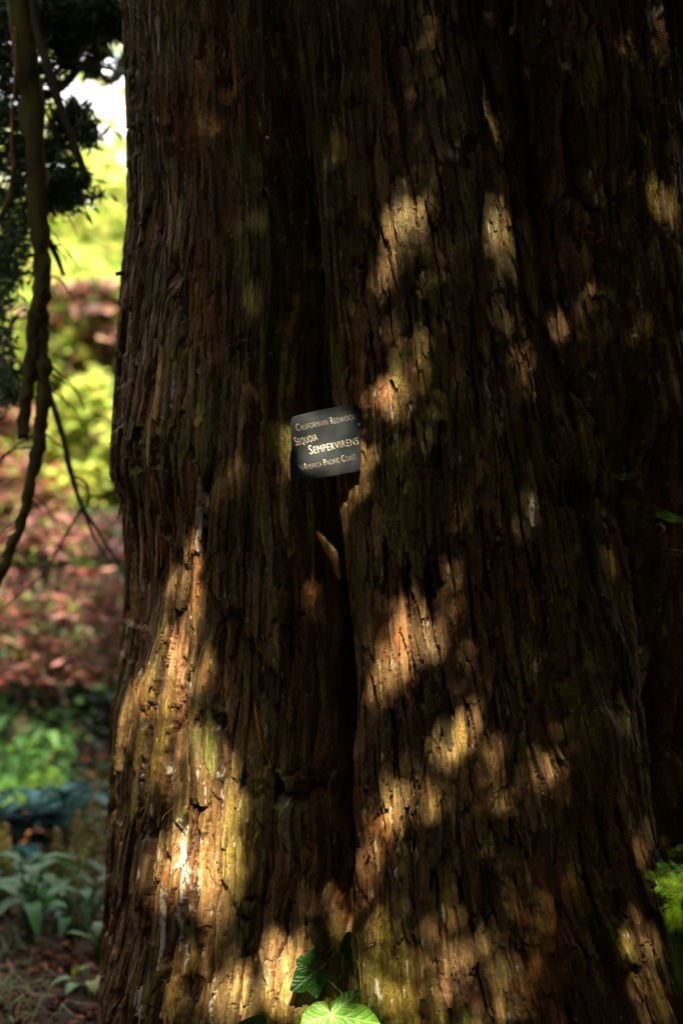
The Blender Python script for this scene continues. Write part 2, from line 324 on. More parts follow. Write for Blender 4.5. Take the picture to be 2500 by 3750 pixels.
# fit the left outline of the trunk to the photograph
SIL = np.array([(-200, 428), (0, 432), (150, 448), (300, 455), (500, 462), (800, 464), (1000, 445), (1300, 424), (1500, 412), (1650, 403), (1740, 400), (1790, 425), (1850, 445), (2050, 460), (2250, 450), (2450, 430), (2600, 405), (2900, 395), (3100, 390), (3400, 375), (3600, 362), (3750, 352), (3950, 335)], float)
silz = CAMZ - (SIL[:, 0] - 1875) / 1875 * .36 * 3.42
want = np.interp(zz, silz[::-1], SIL[::-1, 1])
for kn, lo, hi in [(161, .35, 1.0), (161, .35, 1.0), (9, .98, 1.16), (9, .98, 1.16), (5, 1.02, 1.18)]:
    X = TCX + RR * np.sin(TH); Y = TCY - RR * np.cos(TH)
    pxm = ((X / (Y + CAMD)) / .24 * 1250 + 1250)[:, :NT // 2].min(axis=1)
    k = np.hanning(kn + 2)[1:-1]; k /= k.sum(); sm = lambda v: np.convolve(np.pad(v, kn // 2, mode='edge'), k, 'valid')
    corr = sm(pxm - want) / 1250 * .24 * 3.4
    RR = RR + ss(lo, hi, -TH) * corr[:, None]
X = TCX + RR * np.sin(TH); Y = TCY - RR * np.cos(TH)
V = np.stack([X, Y, ZZ], -1).reshape(-1, 3)
nr, nc = TH.shape
ii = np.arange(nr - 1)[:, None] * nc; jj = np.arange(nc)[None, :]; jn = (jj + 1) % nc
F = np.stack([ii + jj, ii + jn, ii + nc + jn, ii + nc + jj], -1).reshape(-1, 4)
redwood = empty('redwood_tree', (TCX, TCY, 0))
tag(redwood, 'huge redwood trunk with deeply furrowed red-brown bark filling the frame, name plate fixed on it', 'tree')
link('trunk', npmesh('trunk', V, F, K.reshape(-1, 3)), M_bark, redwood)
def surf(px, py, out=0.0, top=False):
    """point on the finished bark below a photo pixel, lifted `out` metres along the outward direction"""
    t0, z0 = ray_theta(px, py)
    for _ in range(4):
        i = int(np.searchsorted(zz, z0)); j = int(np.searchsorted(th, t0)); i = min(max(i, 1), nr - 2); j = min(max(j, 2), NT - 3)
        r = float(np.median(RR[i - 1:i + 2, j - 2:j + 3]) if not top else RR[i - 5:i + 6, j - 5:j + 6].max())
        D = CAMD + TCY - r * math.cos(t0)
        z0 = CAMZ - (py - 1875) / 1875 * .36 * D
        x = (px - 1250) / 1250 * .24 * D
        t0 = math.atan2(x - TCX, math.sqrt(max(r * r - (x - TCX) ** 2, 1e-6)))
    r += out
    return Vector((TCX + r * math.sin(t0), TCY - r * math.cos(t0), z0))

D0 = min(surf(x, y).y for (x, y) in [(1070, 1550), (1080, 1750), (1320, 1500), (1320, 1720), (1290, 1640)]) + CAMD - .004
# loose bark fibres and peeling slivers, mostly on the left outline
fb = MB()
for k in range(520):
    if k < 170: y = random.uniform(0, 3750); px = np.interp(y, SIL[:, 0], SIL[:, 1]) + random.uniform(6, 26)
    else:
        cx, cy, sx, sy = random.choice([(650, 2050, 90, 60), (1150, 2870, 130, 50), (2180, 870, 70, 60), (1200, 2200, 60, 150), (2190, 1760, 110, 60), (2330, 2420, 100, 120), (700, 1050, 50, 80), (1190, 2500, 60, 200), (560, 3120, 90, 40), (1700, 1800, 500, 1500), (1500, 2200, 900, 1500)])
        px = random.gauss(cx, sx); y = random.gauss(cy, sy)
    if not (410 < px < 2480 and 0 < y < 3740): continue
    p = surf(px, y, .000); n = Vector((p.x - TCX, p.y - TCY, 0)).normalized(); tg = Vector((-n.y, n.x, 0))
    ln = random.uniform(.006, .03) * (1.0 if k < 170 else .9)
    d = (n * random.uniform(.15, .8) + Vector((0, 0, -random.uniform(-.3, 1))) + tg * random.uniform(-.6, .6)).normalized()
    q = p + d * ln * .5 + n * .002; e = p + d * ln + tg * random.uniform(-.4, .4) * ln
    c = random.choice([(1, .55, .3), (1.4, .9, .5), (.7, .4, .25), (1.8, 1.1, .6), (.5, .3, .2)])
    fb.tube([p - n * .002, q, e], [random.uniform(.0005, .0011), .0006, .00015], 3, c, cap=False)
tag(fb.build('bark_fibres', M_twig, redwood), kind='stuff')
fk = MB()
for k in range(2000):
    if k < 1250: px = random.uniform(1280, 2430); py = random.uniform(-20, 3750)
    else: px = random.uniform(430, 1180); py = random.uniform(-20, 3750)
    t0, z0 = ray_theta(px, py); i = int(np.searchsorted(zz, z0)); j = int(np.searchsorted(th, t0))
    if not (12 < i < nr - 60 and 6 < j < NT - 8): continue
    ln = .02 + .12 * random.random() ** 2.2; hw = min(.0105, ln * (random.uniform(.05, .13) if px > 1280 else random.uniform(.025, .07))) + .0006; m_ = 10; lift = random.uniform(.001, .0045) * (1.5 if px > 1280 else 1)
    s0 = S[i, j]; Vv = []; Ff = []; ok = True
    for q in range(m_ + 1):
        f = q / m_; z = z0 - ln * (f - .5); ii_ = int(np.searchsorted(zz, z)); 
        if not (3 < ii_ < nr - 4): ok = False; break
        jj_ = int(np.searchsorted(S[ii_, :NT], s0)); 
        if not (6 < jj_ < NT - 8): ok = False; break
        tq = th[jj_]; w0 = hw * (math.sin(math.pi * min(.97, f * .8 + .16)) ** .6) * random.uniform(.7, 1.15)
        for sg in (-1, 1):
            tt2 = tq + sg * w0 / TR; j2 = min(max(int(np.searchsorted(th, tt2)), 3), NT - 4); r = float(RR[max(ii_ - 1, 0):ii_ + 2, j2 - 1:j2 + 2].max()) 
            Vv.append((r, tt2, z + random.uniform(-.002, .002), f))
    if not ok: continue
    rm = sorted(v[0] for v in Vv)[len(Vv) // 2]; W = []
    for (r, a_, z, f) in Vv:
        r = min(max(r, rm - .004), rm + .003) * .5 + rm * .5 + .0006 + lift * f * f; W.append((TCX + r * math.sin(a_), TCY - r * math.cos(a_), z))
    W += [(x - (x - TCX) * .0022, y - (y - TCY) * .0022, z) for (x, y, z) in W]; nb = 2 * (m_ + 1)
    for q in range(m_): Ff += [(2 * q, 2 * q + 2, 2 * q + 3, 2 * q + 1), (2 * q, nb + 2 * q, nb + 2 * q + 2, 2 * q + 2), (2 * q + 1, 2 * q + 3, nb + 2 * q + 3, nb + 2 * q + 1)]
    Ff += [(2 * m_, nb + 2 * m_, nb + 2 * m_ + 1, 2 * m_ + 1), (0, 1, nb + 1, nb)]
    c = np.median(K[i - 9:i + 10:3, j - 4:j + 5:2].reshape(-1, 3), axis=0); v = random.uniform(.72, 1.5) if px > 1280 else random.uniform(.8, 1.3)
    fk.add(W, Ff, tuple(v * x for x in c))
tag(fk.build('bark_flakes', M_bark, redwood, smooth=False), kind='stuff')
# ragged overhanging slabs of peeling bark at the left outline
for (px, y0, y1, wd) in [(415, 1500, 1785, 20), (408, 1620, 1800, 12), (425, 1700, 1830, 22), (440, 1800, 1900, 16), (468, 1850, 1985, 18), (415, 2540, 2600, 14), (372, 3500, 3620, 12), (380, 3380, 3480, 10)]:
    a = surf(px + 16, y0, -.002); e = surf(px + 18, y1, .006); n = Vector((a.x - TCX, a.y - TCY, 0)).normalized(); tg = Vector((-n.y, n.x, 0))
    Vv = []; Ff = []; m = 14
    for k in range(m + 1):
        t_ = k / m; p = a.lerp(e, t_) + n * (.004 + .008 * t_ + random.uniform(-.0015, .0015))
        hw = wd * .0006 * (1 - .75 * t_ ** 3) * random.uniform(.7, 1.2)
        Vv += [p - tg * hw, p + tg * hw, p + tg * hw - n * .003, p - tg * hw - n * .003]
    for k in range(m):
        for q in range(4): Ff.append((4 * k + q, 4 * k + (q + 1) % 4, 4 * k + 4 + (q + 1) % 4, 4 * k + 4 + q))
    Ff += [(3, 2, 1, 0), (4 * m, 4 * m + 1, 4 * m + 2, 4 * m + 3)]
    sl = MB(); sl.add(Vv, Ff, (.8, .42, .25)); sl.build('peeling_bark', M_twig, redwood)
sb = MB(); a = surf(470, 992); sb.tube([a, a + Vector((-.03, -.004, -.006))], [.006, .004], 7, (.35, .25, .2), .2)
sb.build('broken_twig', M_twig, redwood)

# ---------------------------------------------------------------- foliage that shades the trunk (dappled light)
rng = np.random.default_rng(3)
# where sun reaches the bark: photo x, y, half sizes, tilt (deg, clockwise lean of long axis), share of the sun let through
SUNNY = [(600, 3150, 260, 780, 0, .48), (560, 2350, 150, 200, 0, .2),  (1600, 3600, 300, 300, 0, .16), (470, 2330, 55, 130, 0, .45), (700, 2330, 60, 150, 0, .75), (650, 2560, 95, 110, 15, 1), (480, 2690, 65, 130, 0, 1), (560, 2740, 60, 60, 0, .8), (560, 2960, 150, 170, 0, .6), (450, 3080, 80, 200, 0, .55), (760, 3000, 90, 150, 0, .5),
         (600, 3260, 180, 150, 0, 1), (790, 3250, 90, 190, 0, 1), (430, 3480, 90, 260, 0, .85), (620, 3400, 100, 80, 0, .85), (690, 3300, 160, 90, 0, 1), (760, 3390, 60, 90, 0, .9), (600, 3480, 70, 60, 0, .6),
         (1030, 3590, 110, 110, 25, .95), (930, 3690, 170, 80, 0, .9), (1140, 3720, 140, 70, 0, .7), (820, 3710, 80, 60, 0, .6), (880, 3150, 60, 120, 0, .3),
         (1470, 2330, 50, 140, 15, 1), (1400, 2420, 55, 110, 15, .7), (1555, 2270, 45, 120, 10, .7), (1690, 2690, 75, 90, 10, 1), (1620, 2720, 60, 60, 10, .8), (1720, 2600, 40, 60, 0, .7), (1470, 2930, 45, 90, -25, 1), (1420, 3020, 70, 60, -30, 1), (1360, 3140, 45, 110, 10, .85), (1570, 2880, 45, 50, 0, .7),
         (2020, 2850, 48, 120, 10, .5), (1960, 2830, 30, 60, 0, .3), (2340, 3070, 38, 110, -10, .5), (1840, 2760, 60, 150, 0, .2),
         (1450, 3670, 120, 110, 0, .6), (1620, 3600, 120, 150, 0, .35), (1800, 3700, 150, 80, 0, .25), (1260, 3280, 45, 110, 0, .6), (1400, 3400, 110, 100, 0, .3), (1100, 3300, 60, 120, 0, .25),
         (1165, 2140, 36, 100, 0, .35), (945, 2660, 45, 120, 0, .22), (1500, 790, 70, 110, 25, .42), (1440, 860, 60, 50, 0, .5), (1530, 620, 70, 100, 0, .14), (1835, 730, 42, 100, 8, .85), (1780, 860, 40, 80, 0, .45), (1820, 960, 40, 60, 0, .3), (2120, 830, 38, 110, 12, .5), (2200, 870, 50, 40, 0, .4),
         (1800, 130, 40, 110, 15, .38), (1850, 230, 30, 60, 0, .35), (1560, 30, 45, 60, 0, .4), (1240, 420, 30, 90, -8, .28), (2440, 760, 40, 100, 12, .25), (1925, 1130, 45, 70, 0, .35), (1920, 1320, 50, 70, 0, .3), (1450, 1330, 120, 110, 0, .3), (1500, 1470, 80, 60, 0, .22),
         (820, 1900, 70, 120, 0, .2), (1940, 1870, 50, 90, 0, .16), (1660, 2100, 60, 90, 0, .3), (700, 60, 50, 90, 0, .08), (860, 900, 30, 160, 0, .08)]
SHADY = [(720, 3530, 90, 60), (560, 3600, 150, 50), (760, 2760, 80, 50), (900, 2500, 90, 300), (1180, 2560, 90, 300), (600, 2850, 60, 35), (560, 3130, 110, 20), (1150, 3620, 70, 50), (700, 3600, 60, 60)]
BROAD = [(1620, 1000, 420, 1100, 4, .024), (1580, 2700, 400, 900, 8, .030), (760, 1300, 360, 1500, 0, .018), (1650, 3450, 450, 450, 0, .05), (2300, 900, 280, 1400, 0, .02), (2050, 2900, 330, 900, 0, .02), (550, 600, 260, 1000, 0, .02), (790, 3240, 85, 270, 0, 1), (450, 3400, 110, 420, 0, .8), (455, 2740, 75, 190, 0, .9), (440, 2350, 50, 120, 0, .4)]
def transmit(px, py):
    T = np.full(px.shape, .008)
    wx = px + 90 * (fbm(px / 120, py / 260, 401, 2) - .5); wy = py + 120 * (fbm(px / 150, py / 200, 403, 2) - .5) + 230 * (fbm(px / 34, py / 240, 405, 2) - .5)
    for (cx, cy, rx, ry, rot, v) in BROAD + SUNNY:
        a = -R_(rot); dx = wx - cx; dy = wy - cy; ux = dx * math.cos(a) + dy * math.sin(a); uy = -dx * math.sin(a) + dy * math.cos(a)
        d = (ux / rx) ** 2 + (uy / ry) ** 2
        T = np.maximum(T, v * (1 - ss(.35, 1.3, d)))
    for (cx, cy, rx, ry) in SHADY:
        d = ((px - cx) / rx) ** 2 + ((py - cy) / ry) ** 2; T = T * (1 - .9 * (1 - ss(.5, 1.3, d)))
    return np.clip(T, .004, 1)
Ln = np.array(L)
def footprint(Pn, near=.4):
    """photo pixel where the shadow of each point falls on the trunk (nan when it misses)"""
    d = -Ln; ox = Pn[:, 0] - TCX; oy = Pn[:, 1] - TCY; r = TR + .01
    A = d[0] ** 2 + d[1] ** 2; B = 2 * (ox * d[0] + oy * d[1]); C = ox ** 2 + oy ** 2 - r * r; disc = B * B - 4 * A * C
    t = (-B - np.sqrt(np.maximum(disc, 0))) / (2 * A); X = Pn + t[:, None] * d[None]; D = X[:, 1] + CAMD
    px = X[:, 0] / D / .24 * 1250 + 1250; py = 1875 - (X[:, 2] - CAMZ) / D / .36 * 1875
    hit = (disc > 0) & (t > near); return px, py, hit
def clear_of_sun(C):
    px, py, hit = footprint(C); return ~(hit & (py > -700) & (py < 4600))
def leaf_mesh(name, C, size, width, up_bias=.0, tint=None, seg=2, droop=.25, flat=0.0):
    """one small curved lens-shaped leaf per centre"""
    n = len(C); a = rng.normal(size=(n, 3)); a[:, 2] *= (1 - up_bias); a /= np.linalg.norm(a, axis=1)[:, None]
    b_ = rng.normal(size=(n, 3)); b_ = np.cross(a, b_)
    if flat: b_[:, 2] *= (1 - flat)
    b_ /= np.linalg.norm(b_, axis=1)[:, None]
    nn = np.cross(a, b_); s_ = size * rng.uniform(.6, 1.3, n)[:, None]; w_ = s_ * width
    p0 = C - a * s_ * .5; p1 = C - a * s_ * .05 + b_ * w_ * .5 + nn * s_ * .06; p2 = C + a * s_ * .5 - nn * s_ * droop * .4; p3 = C - a * s_ * .05 - b_ * w_ * .5 + nn * s_ * .06
    V = np.stack([p0, p1, p2, p3], 1).reshape(-1, 3); F = np.arange(4 * n).reshape(-1, 4)
    if tint is None: tint = np.ones((n, 3))
    return npmesh(name, V, F, np.repeat(tint, 4, axis=0), False)
def tints(n, lo=.6, hi=1.4, hue=.2):
    v = rng.uniform(lo, hi, n)[:, None]; return v * (1 + rng.uniform(-hue, hue, (n, 3)) * np.array([1, .4, 1]))

for (q, rx, ry, v) in [(P(1270, 3690, 2.52), 280, 240, 1), (P(1150, 3700, 2.52), 120, 120, .9), (P(2440, 3250, 2.72), 90, 120, .45), (P(2480, 3340, 2.72), 70, 130, .45), (P(1175, 1615, D0), 175, 185, .55), (P(2300, 1745, 2.8), 50, 50, .3), (P(2450, 1900, 2.8), 50, 50, .3)]:
    fx, fy, fh = footprint(np.array([q]), -.5)
    if fh[0] and not math.isnan(float(fx[0])): SUNNY.append((float(fx[0]), float(fy[0]), rx, ry, 0, v))
# leaf layer 4 to 7 m up the sun's direction from the trunk
nL = 200000
q = np.arange(nL); u = -1.35 + 3.1 * ((q * .7548776662) % 1); vz = -.2 + 3.1 * ((q * .5698402910) % 1); tt = rng.uniform(3.6, 6.2, nL)
C = np.stack([TCX + u, np.full(nL, .15), vz], 1) + tt[:, None] * Ln[None]
px, py, hit = footprint(C)
T = np.where(hit, transmit(px, py), .05); keep = rng.uniform(size=nL) < np.clip(-np.log(T) / 5.6, 0, 1)
offs = (~hit) & (rng.uniform(size=nL) < .55); keep &= ~offs
C = C[keep]
shade = empty('overhanging_tree', (3.4, -4.2, 0))
tag(shade, 'leafy tree leaning over from the right above the camera, dappling the redwood bark', 'tree')
link('crown', leaf_mesh('crown', C, .050, .38, tint=tints(len(C))), M_shade, shade)
n = 17000; C = np.stack([rng.uniform(-.8, 4.2, n), rng.uniform(-3.2, 1.2, n), rng.uniform(4.6, 6.6, n)], 1); C = C[clear_of_sun(C)]
link('sky_blocking_leaves', leaf_mesh('sky_blocking_leaves', C, .16, .45, up_bias=.4, tint=tints(len(C))), M_shade, shade)  # unseen leaves added overhead to cut the sky light on the bark
tk = MB(); tk.tube(smooth_path([(3.4, -4.2, -.1), (3.3, -4.1, 1.5), (3.1, -3.9, 3.2), (2.9, -3.7, 5.0), (2.8, -3.6, 7.0)]), lerp_list([.22, .17, .14, .11, .05], 25), 12, rough=.06)
for (a, b_) in [((3.25, -4.0, 2.3), (2.5, -2.9, 3.0)), ((3.2, -3.9, 3.0), (1.9, -3.2, 4.6)), ((3.1, -3.8, 4.2), (2.2, -2.9, 4.7)), ((3.1, -3.7, 4.8), (3.4, -2.4, 5.2))]:
    a = Vector(a); b_ = Vector(b_); tk.tube(smooth_path([a, a.lerp(b_, .5) + Vector((0, 0, .15)), b_]), lerp_list([.06, .03, .01], 13), 7)
tk.build('trunk', M_branch, shade)

# the redwood's own crown above the frame, and unseen foliage added behind the camera for shade
n = 16000; r = rng.uniform(.5, 2.4, n); a = rng.uniform(0, 2 * math.pi, n)
C = np.stack([TCX + r * np.cos(a), TCY + r * np.sin(a) * .9, 3.4 + 3.2 * rng.uniform(0, 1, n) - r * .25], 1); C = C[clear_of_sun(C) & (C[:, 0] > -.9)]
link('crown', leaf_mesh('redwood_crown', C, .22, .35, up_bias=.5, tint=tints(len(C))), M_needle, redwood)
lm = MB()
for k in range(12):
    a = -1.5 + (k % 4) * .9; z = 3.5 + k * .3; d = Vector((math.cos(a), math.sin(a), 0))
    lm.tube(smooth_path([Vector((TCX, TCY, z)) + d * .4, Vector((TCX, TCY, z + .1)) + d * 1.4, Vector((TCX, TCY, z - .35)) + d * 2.2]), lerp_list([.07, .04, .012], 13), 7)
lm.build('limbs', M_branch, redwood)

def blob_tree(name, label, cat, base, h, rad, zc, n, size, mat, tint_, group=None, trunk_r=.14, filt=True, bias=.3, nclump=26, flat=.0, width=.6):
    o = empty(name, base); tag(o, label, cat, group)
    cc = rng.normal(size=(nclump, 3)); cc /= np.linalg.norm(cc, axis=1)[:, None]; cc *= rng.uniform(.25, 1, nclump)[:, None] ** .5
    cc = cc * np.array(rad) + np.array([base[0], base[1], zc])
    idx = rng.integers(0, nclump, n); C = cc[idx] + rng.normal(size=(n, 3)) * np.array([.17, .17, .13 * (1 - flat)]) * np.array(rad)
    if filt: C = C[clear_of_sun(C)]
    C = C[C[:, 2] > .05]
    link('crown', leaf_mesh('crown', C, size, width, up_bias=bias, tint=tint_(len(C)), flat=flat), mat, o)
    m = MB(); bx, by = base[0], base[1]
    m.tube(smooth_path([(bx, by, -.1), (bx + .05, by, h * .3), (bx - .04, by + .05, h * .6), (bx, by, h * .92)]), lerp_list([trunk_r, trunk_r * .75, trunk_r * .5, trunk_r * .15], 19), 10, rough=.08)
    for k in range(0, nclump, 2):
        e = Vector(cc[k]); z0 = max(.15, min(e.z - .2 * rad[2], h * .85)); s0 = Vector((bx, by, z0 * .75))
        m.tube(smooth_path([s0, s0.lerp(e, .5) + Vector((0, 0, .08 * h * .3)), e]), lerp_list([trunk_r * .3, trunk_r * .16, trunk_r * .05], 13), 6)
    m.build('trunk', M_branch, o); return o

n = 40000; a = -math.pi * 1.28 + math.pi * 1.5 * rng.uniform(0, 1, n) ** .85; r = rng.uniform(4.5, 10, n)
C = np.stack([r * np.cos(a) * 1.1, -1.5 + r * np.sin(a), 9.5 * rng.uniform(0, 1, n) ** .9], 1); C = C[clear_of_sun(C)]
tag(link('woodland', leaf_mesh('woodland', C, .55, .6, up_bias=.3, tint=tints(len(C))), M_needle), 'unseen dark woodland foliage added behind the viewer to block sky light', 'woodland', kind='stuff')  # leaf mass out of view, put in to keep sky light off the trunk
n = 80000; x = rng.uniform(-70, 70, n); y = rng.uniform(30, 46, n)
C = np.stack([x, y, (3.6 + 1.6 * vn(x * .12, y * .1, 3)) * np.where((x > -13) & (x < -4.5), 1, 2.6) * rng.uniform(0, 1, n)], 1)
tag(link('distant_wood', leaf_mesh('distant_wood', C, .8, .7, tint=tints(n) * np.array([[.8, .8, .8]])), M_green), 'band of yellow-green woodland far behind the garden', 'woodland', kind='stuff')

# ---------------------------------------------------------------- ground
g = np.sinh(np.linspace(-6.2, 6.2, 260)); g = g / g.max() * 320
GX, GY = np.meshgrid(g - 1.2, g + 2.5); rr = np.hypot(GX + 1, GY - 2)
def gz(x, y): return (fbm(x * .9, y * .9, 301, 3) - .5) * .10 * np.exp(-(np.hypot(x + 1, y - 2) / 14) ** 2) + (fbm(x * 9, y * 9, 303, 3) - .5) * .03 * np.exp(-(np.hypot(x + 1, y - 2) / 4) ** 2)
GZ = gz(GX, GY); V = np.stack([GX, GY, GZ], -1).reshape(-1, 3); k = 260
ii = np.arange(k - 1)[:, None] * k; jj = np.arange(k - 1)[None]
link('ground', npmesh('ground', V, np.stack([ii + jj, ii + jj + 1, ii + k + jj + 1, ii + k + jj], -1).reshape(-1, 4)), M_soil)['kind'] = 'structure'
def gpt(px, D, dz=0):
    p = P(px, 1875, D); return Vector((p.x, p.y, float(gz(np.array(p.x), np.array(p.y))) + dz))
n = 16000; y = rng.uniform(.2, 8, n); x = -(y + 2.8) * (.08 + .8 * rng.uniform(0, 1, n) ** 2.2)
C = np.stack([x, y, gz(x, y) + .012], 1)
tt_ = np.array([[.5, .28, .16], [.9, .6, .35], [1.3, .9, .6], [.35, .2, .12], [1.6, 1.3, 1.0]])[rng.integers(0, 5, n) * (rng.uniform(size=n) < .9)]
tag(link('leaf_litter', leaf_mesh('leaf_litter', C, .055, .4, up_bias=.85, tint=tt_), M_litter), 'reddish-brown fallen leaves strewn over the bare soil', 'leaf litter', kind='stuff')
n = 26000; y = rng.uniform(5.2, 16, n); x = rng.uniform(-13, 4, n); C = np.stack([x, y, rng.uniform(0, .22, n) * vn(x * 1.3, y * 1.3, 5) * 1.6 + .03], 1)
tag(link('ground_cover', leaf_mesh('ground_cover', C, .13, .5, up_bias=.5, tint=tints(n, .2, 1.0)), M_plant), 'dark green ground cover under the garden shrubs', 'ground cover', kind='stuff')
gr = MB()
for k in range(170):
    D = random.uniform(3.5, 4.6); px = random.gauss(40, 80); p = gpt(px, D); d = Vector((random.uniform(-1, 1), random.uniform(-1, 1), 0)).normalized(); h = random.uniform(.03, .09)
    s_ = Vector((-d.y, d.x, 0)) * random.uniform(.0015, .004); q = p + d * h * .5 + Vector((0, 0, h * .75)); e = p + d * h * 1.6 + Vector((0, 0, h * random.uniform(.3, .8)))
    c = random.choice([(1, 1, 1), (1.6, 1.5, 1.4), (.6, .8, .5), (2, 1.7, 1.6)])
    gr.add([p - s_, p + s_, q + s_, q - s_, e], [(0, 1, 2, 3), (3, 2, 4)], c)
tag(gr.build('grass', M_grass), 'thin pale grass blades growing in the litter at the lower left', 'grass', kind='stuff')

# ---------------------------------------------------------------- garden trees and shrubs on the left
def at_px(px, py, D): p = P(px, py, D); return p
def gt(px, py, D, rad, **k):
    p = P(px, py, D); return dict(base=(p.x, p.y, 0), zc=p.z, rad=rad, h=p.z + rad[2] * .7, **k)
yg = lambda n: rng.uniform(.7, 1.7, n)[:, None] * np.where(rng.uniform(size=n)[:, None] < .5, np.array([[1, 1, 1]]), np.array([[.75, .95, .8]]))
blob_tree('green_maple', 'bright yellow-green leafy tree behind the red maple, right beside the redwood trunk edge', 'tree', n=3600, size=.14, mat=M_green, tint_=yg, trunk_r=.05, **gt(330, 1380, 9.5, (1.0, .8, .75)))
blob_tree('green_maple', 'tall airy yellow-green tree with white sky showing between its leaves', 'tree', n=1050, size=.24, mat=M_green, tint_=yg, trunk_r=.07, nclump=30, **gt(430, 620, 15, (1.7, 1.3, 1.9)))
blob_tree('green_maple', 'pale green tree low behind the hanging branches, left of the airy tree', 'tree', n=2600, size=.2, mat=M_green, tint_=yg, **gt(120, 1080, 13, (1.4, 1.1, .9)))
blob_tree('green_maple', 'small pale yellow-green maple crown low beside the trunk edge, below the brownish one', 'tree', n=1300, size=.11, mat=M_green, tint_=yg, trunk_r=.04, **gt(400, 1640, 8.0, (.34, .3, .42)))
rd = lambda n: rng.uniform(.2, 1.25, n)[:, None] * np.array([[1, 1, 1], [1.1, 1.3, 1.3], [.5, 1.5, .35], [.7, .45, .4], [1.25, 1.5, 1.8]])[rng.integers(0, 5, n)]
blob_tree('red_maple', 'low spreading red-leaved maple with salmon pink layers above dark shade', 'tree', n=4600, size=.10, width=.26, mat=M_red, tint_=rd, flat=.6, bias=.6, trunk_r=.06, nclump=44, **gt(180, 2200, 6.8, (1.1, .7, .40)))
blob_tree('red_maple', 'pinkish red maple behind the forked hanging branch', 'tree', n=3600, size=.11, width=.3, mat=M_red, tint_=rd, flat=.5, bias=.5, trunk_r=.07, **gt(50, 1740, 8.3, (.55, .6, .52)))
blob_tree('red_maple', 'small brownish red maple crown in front of the yellow-green leaves beside the trunk edge', 'tree', n=1100, size=.12, mat=M_red, tint_=lambda n: rd(n) * np.array([[.7, .8, .7]]), flat=.4, bias=.4, trunk_r=.07, **gt(380, 1190, 8.8, (.5, .4, .26)))
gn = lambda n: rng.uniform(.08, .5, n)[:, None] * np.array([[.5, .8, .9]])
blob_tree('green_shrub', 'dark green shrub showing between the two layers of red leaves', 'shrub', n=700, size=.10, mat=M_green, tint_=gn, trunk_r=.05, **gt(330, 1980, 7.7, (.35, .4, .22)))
blob_tree('green_shrub', 'shrub under the red maple, its leaves tinted dark as deep shade', 'shrub', n=2600, size=.10, mat=M_plant, tint_=lambda n: rng.uniform(.15, .6, n)[:, None] * np.ones((1, 3)), trunk_r=.04, **gt(200, 2560, 7.4, (1.0, .4, .22)))  # low tint paints the shade beneath the maple into the leaves

# conifer whose bare limbs and dark foliage hang into the upper left
con = empty('drooping_conifer', (-2.1, 1.3, 0))
tag(con, 'dark conifer with bare forked limbs hanging down at the left edge', 'tree')
def px_tube(m, pts, D, wpx, seg=9, c=(1, 1, 1), rough=.06, n=6):
    pp = [P(p[0], p[1], (p[2] if len(p) > 2 else D)) for p in pts]; s_ = .000192 * D / 2
    q = smooth_path(pp, n); wpx = [x * (random.uniform(.93, 1.14) if rough > .25 else 1) for x in wpx]; q = [v + Vector((random.uniform(-1, 1), 0, 0)) * (.004 if rough > .25 else 0) for v in q]; m.tube(q, [x * s_ for x in lerp_list(wpx, len(q))], seg, c, rough)
m = MB(); m.tube(smooth_path([(-2.1, 1.3, -.1), (-2.05, 1.28, 1.5), (-2.0, 1.25, 3.0), (-1.9, 1.2, 4.8)]), lerp_list([.16, .13, .10, .04], 19), 12, rough=.07); m.build('trunk', M_branch, con)
m = MB(); px_tube(m, [(-500, -1500), (-150, -700), (40, -250), (75, 60), (110, 350), (140, 700), (152, 950), (142, 1150), (115, 1330), (95, 1470), (85, 1605)], 3.65, [112, 106, 100, 96, 84, 76, 70, 64, 54, 44, 38], c=(1.1, 1.0, .7), rough=.3); m.build('hanging_limb', M_limb, con)
m = MB(); px_tube(m, [(152, 1180), (160, 1330), (162, 1480), (138, 1640), (105, 1800), (75, 1930), (20, 2060), (-60, 2230)], 3.65, [50, 48, 46, 44, 40, 36, 42, 50], c=(1.1, 1.0, .7), rough=.3); m.build('hanging_limb', M_limb, con)
m = MB()
px_tube(m, [(150, 1330), (185, 1450), (232, 1600), (258, 1720), (300, 1850), (370, 1960), (430, 2060), (480, 2170)], 4.05, [26, 24, 24, 22, 16, 12, 9, 6])
px_tube(m, [(262, 1740), (318, 1770), (322, 1850), (290, 1880)], 4.05, [8, 8, 8, 6]); px_tube(m, [(300, 1860), (240, 1960), (170, 2090), (90, 2160), (0, 2240)], 4.1, [10, 9, 8, 7, 5])
px_tube(m, [(300, 1850), (360, 2000), (440, 2080)], 4.15, [14, 10, 6]); m.build('twig', M_branch, con)
m = MB(); px_tube(m, [(60, -200), (120, -20), (135, 100), (170, 230), (215, 370), (255, 480), (322, 662)], 3.6, [34, 34, 34, 34, 32, 30, 22]); m.build('dead_limb', M_branch, con)
m = MB(); px_tube(m, [(-60, 300), (60, 330), (160, 350), (235, 310), (300, 240), (392, 200)], 3.95, [28, 34, 38, 34, 30, 26]); m.build('side_branch', M_branch, con); m = MB(); px_tube(m, [(350, 220), (348, 120), (330, 20), (300, -120)], 3.95, [28, 26, 26, 26]); m.build('side_branch', M_branch, con); m = MB()
px_tube(m, [(165, 860), (200, 920), (235, 1010)], 4.0, [30, 26, 14]); m.build('side_branch', M_branch, con)
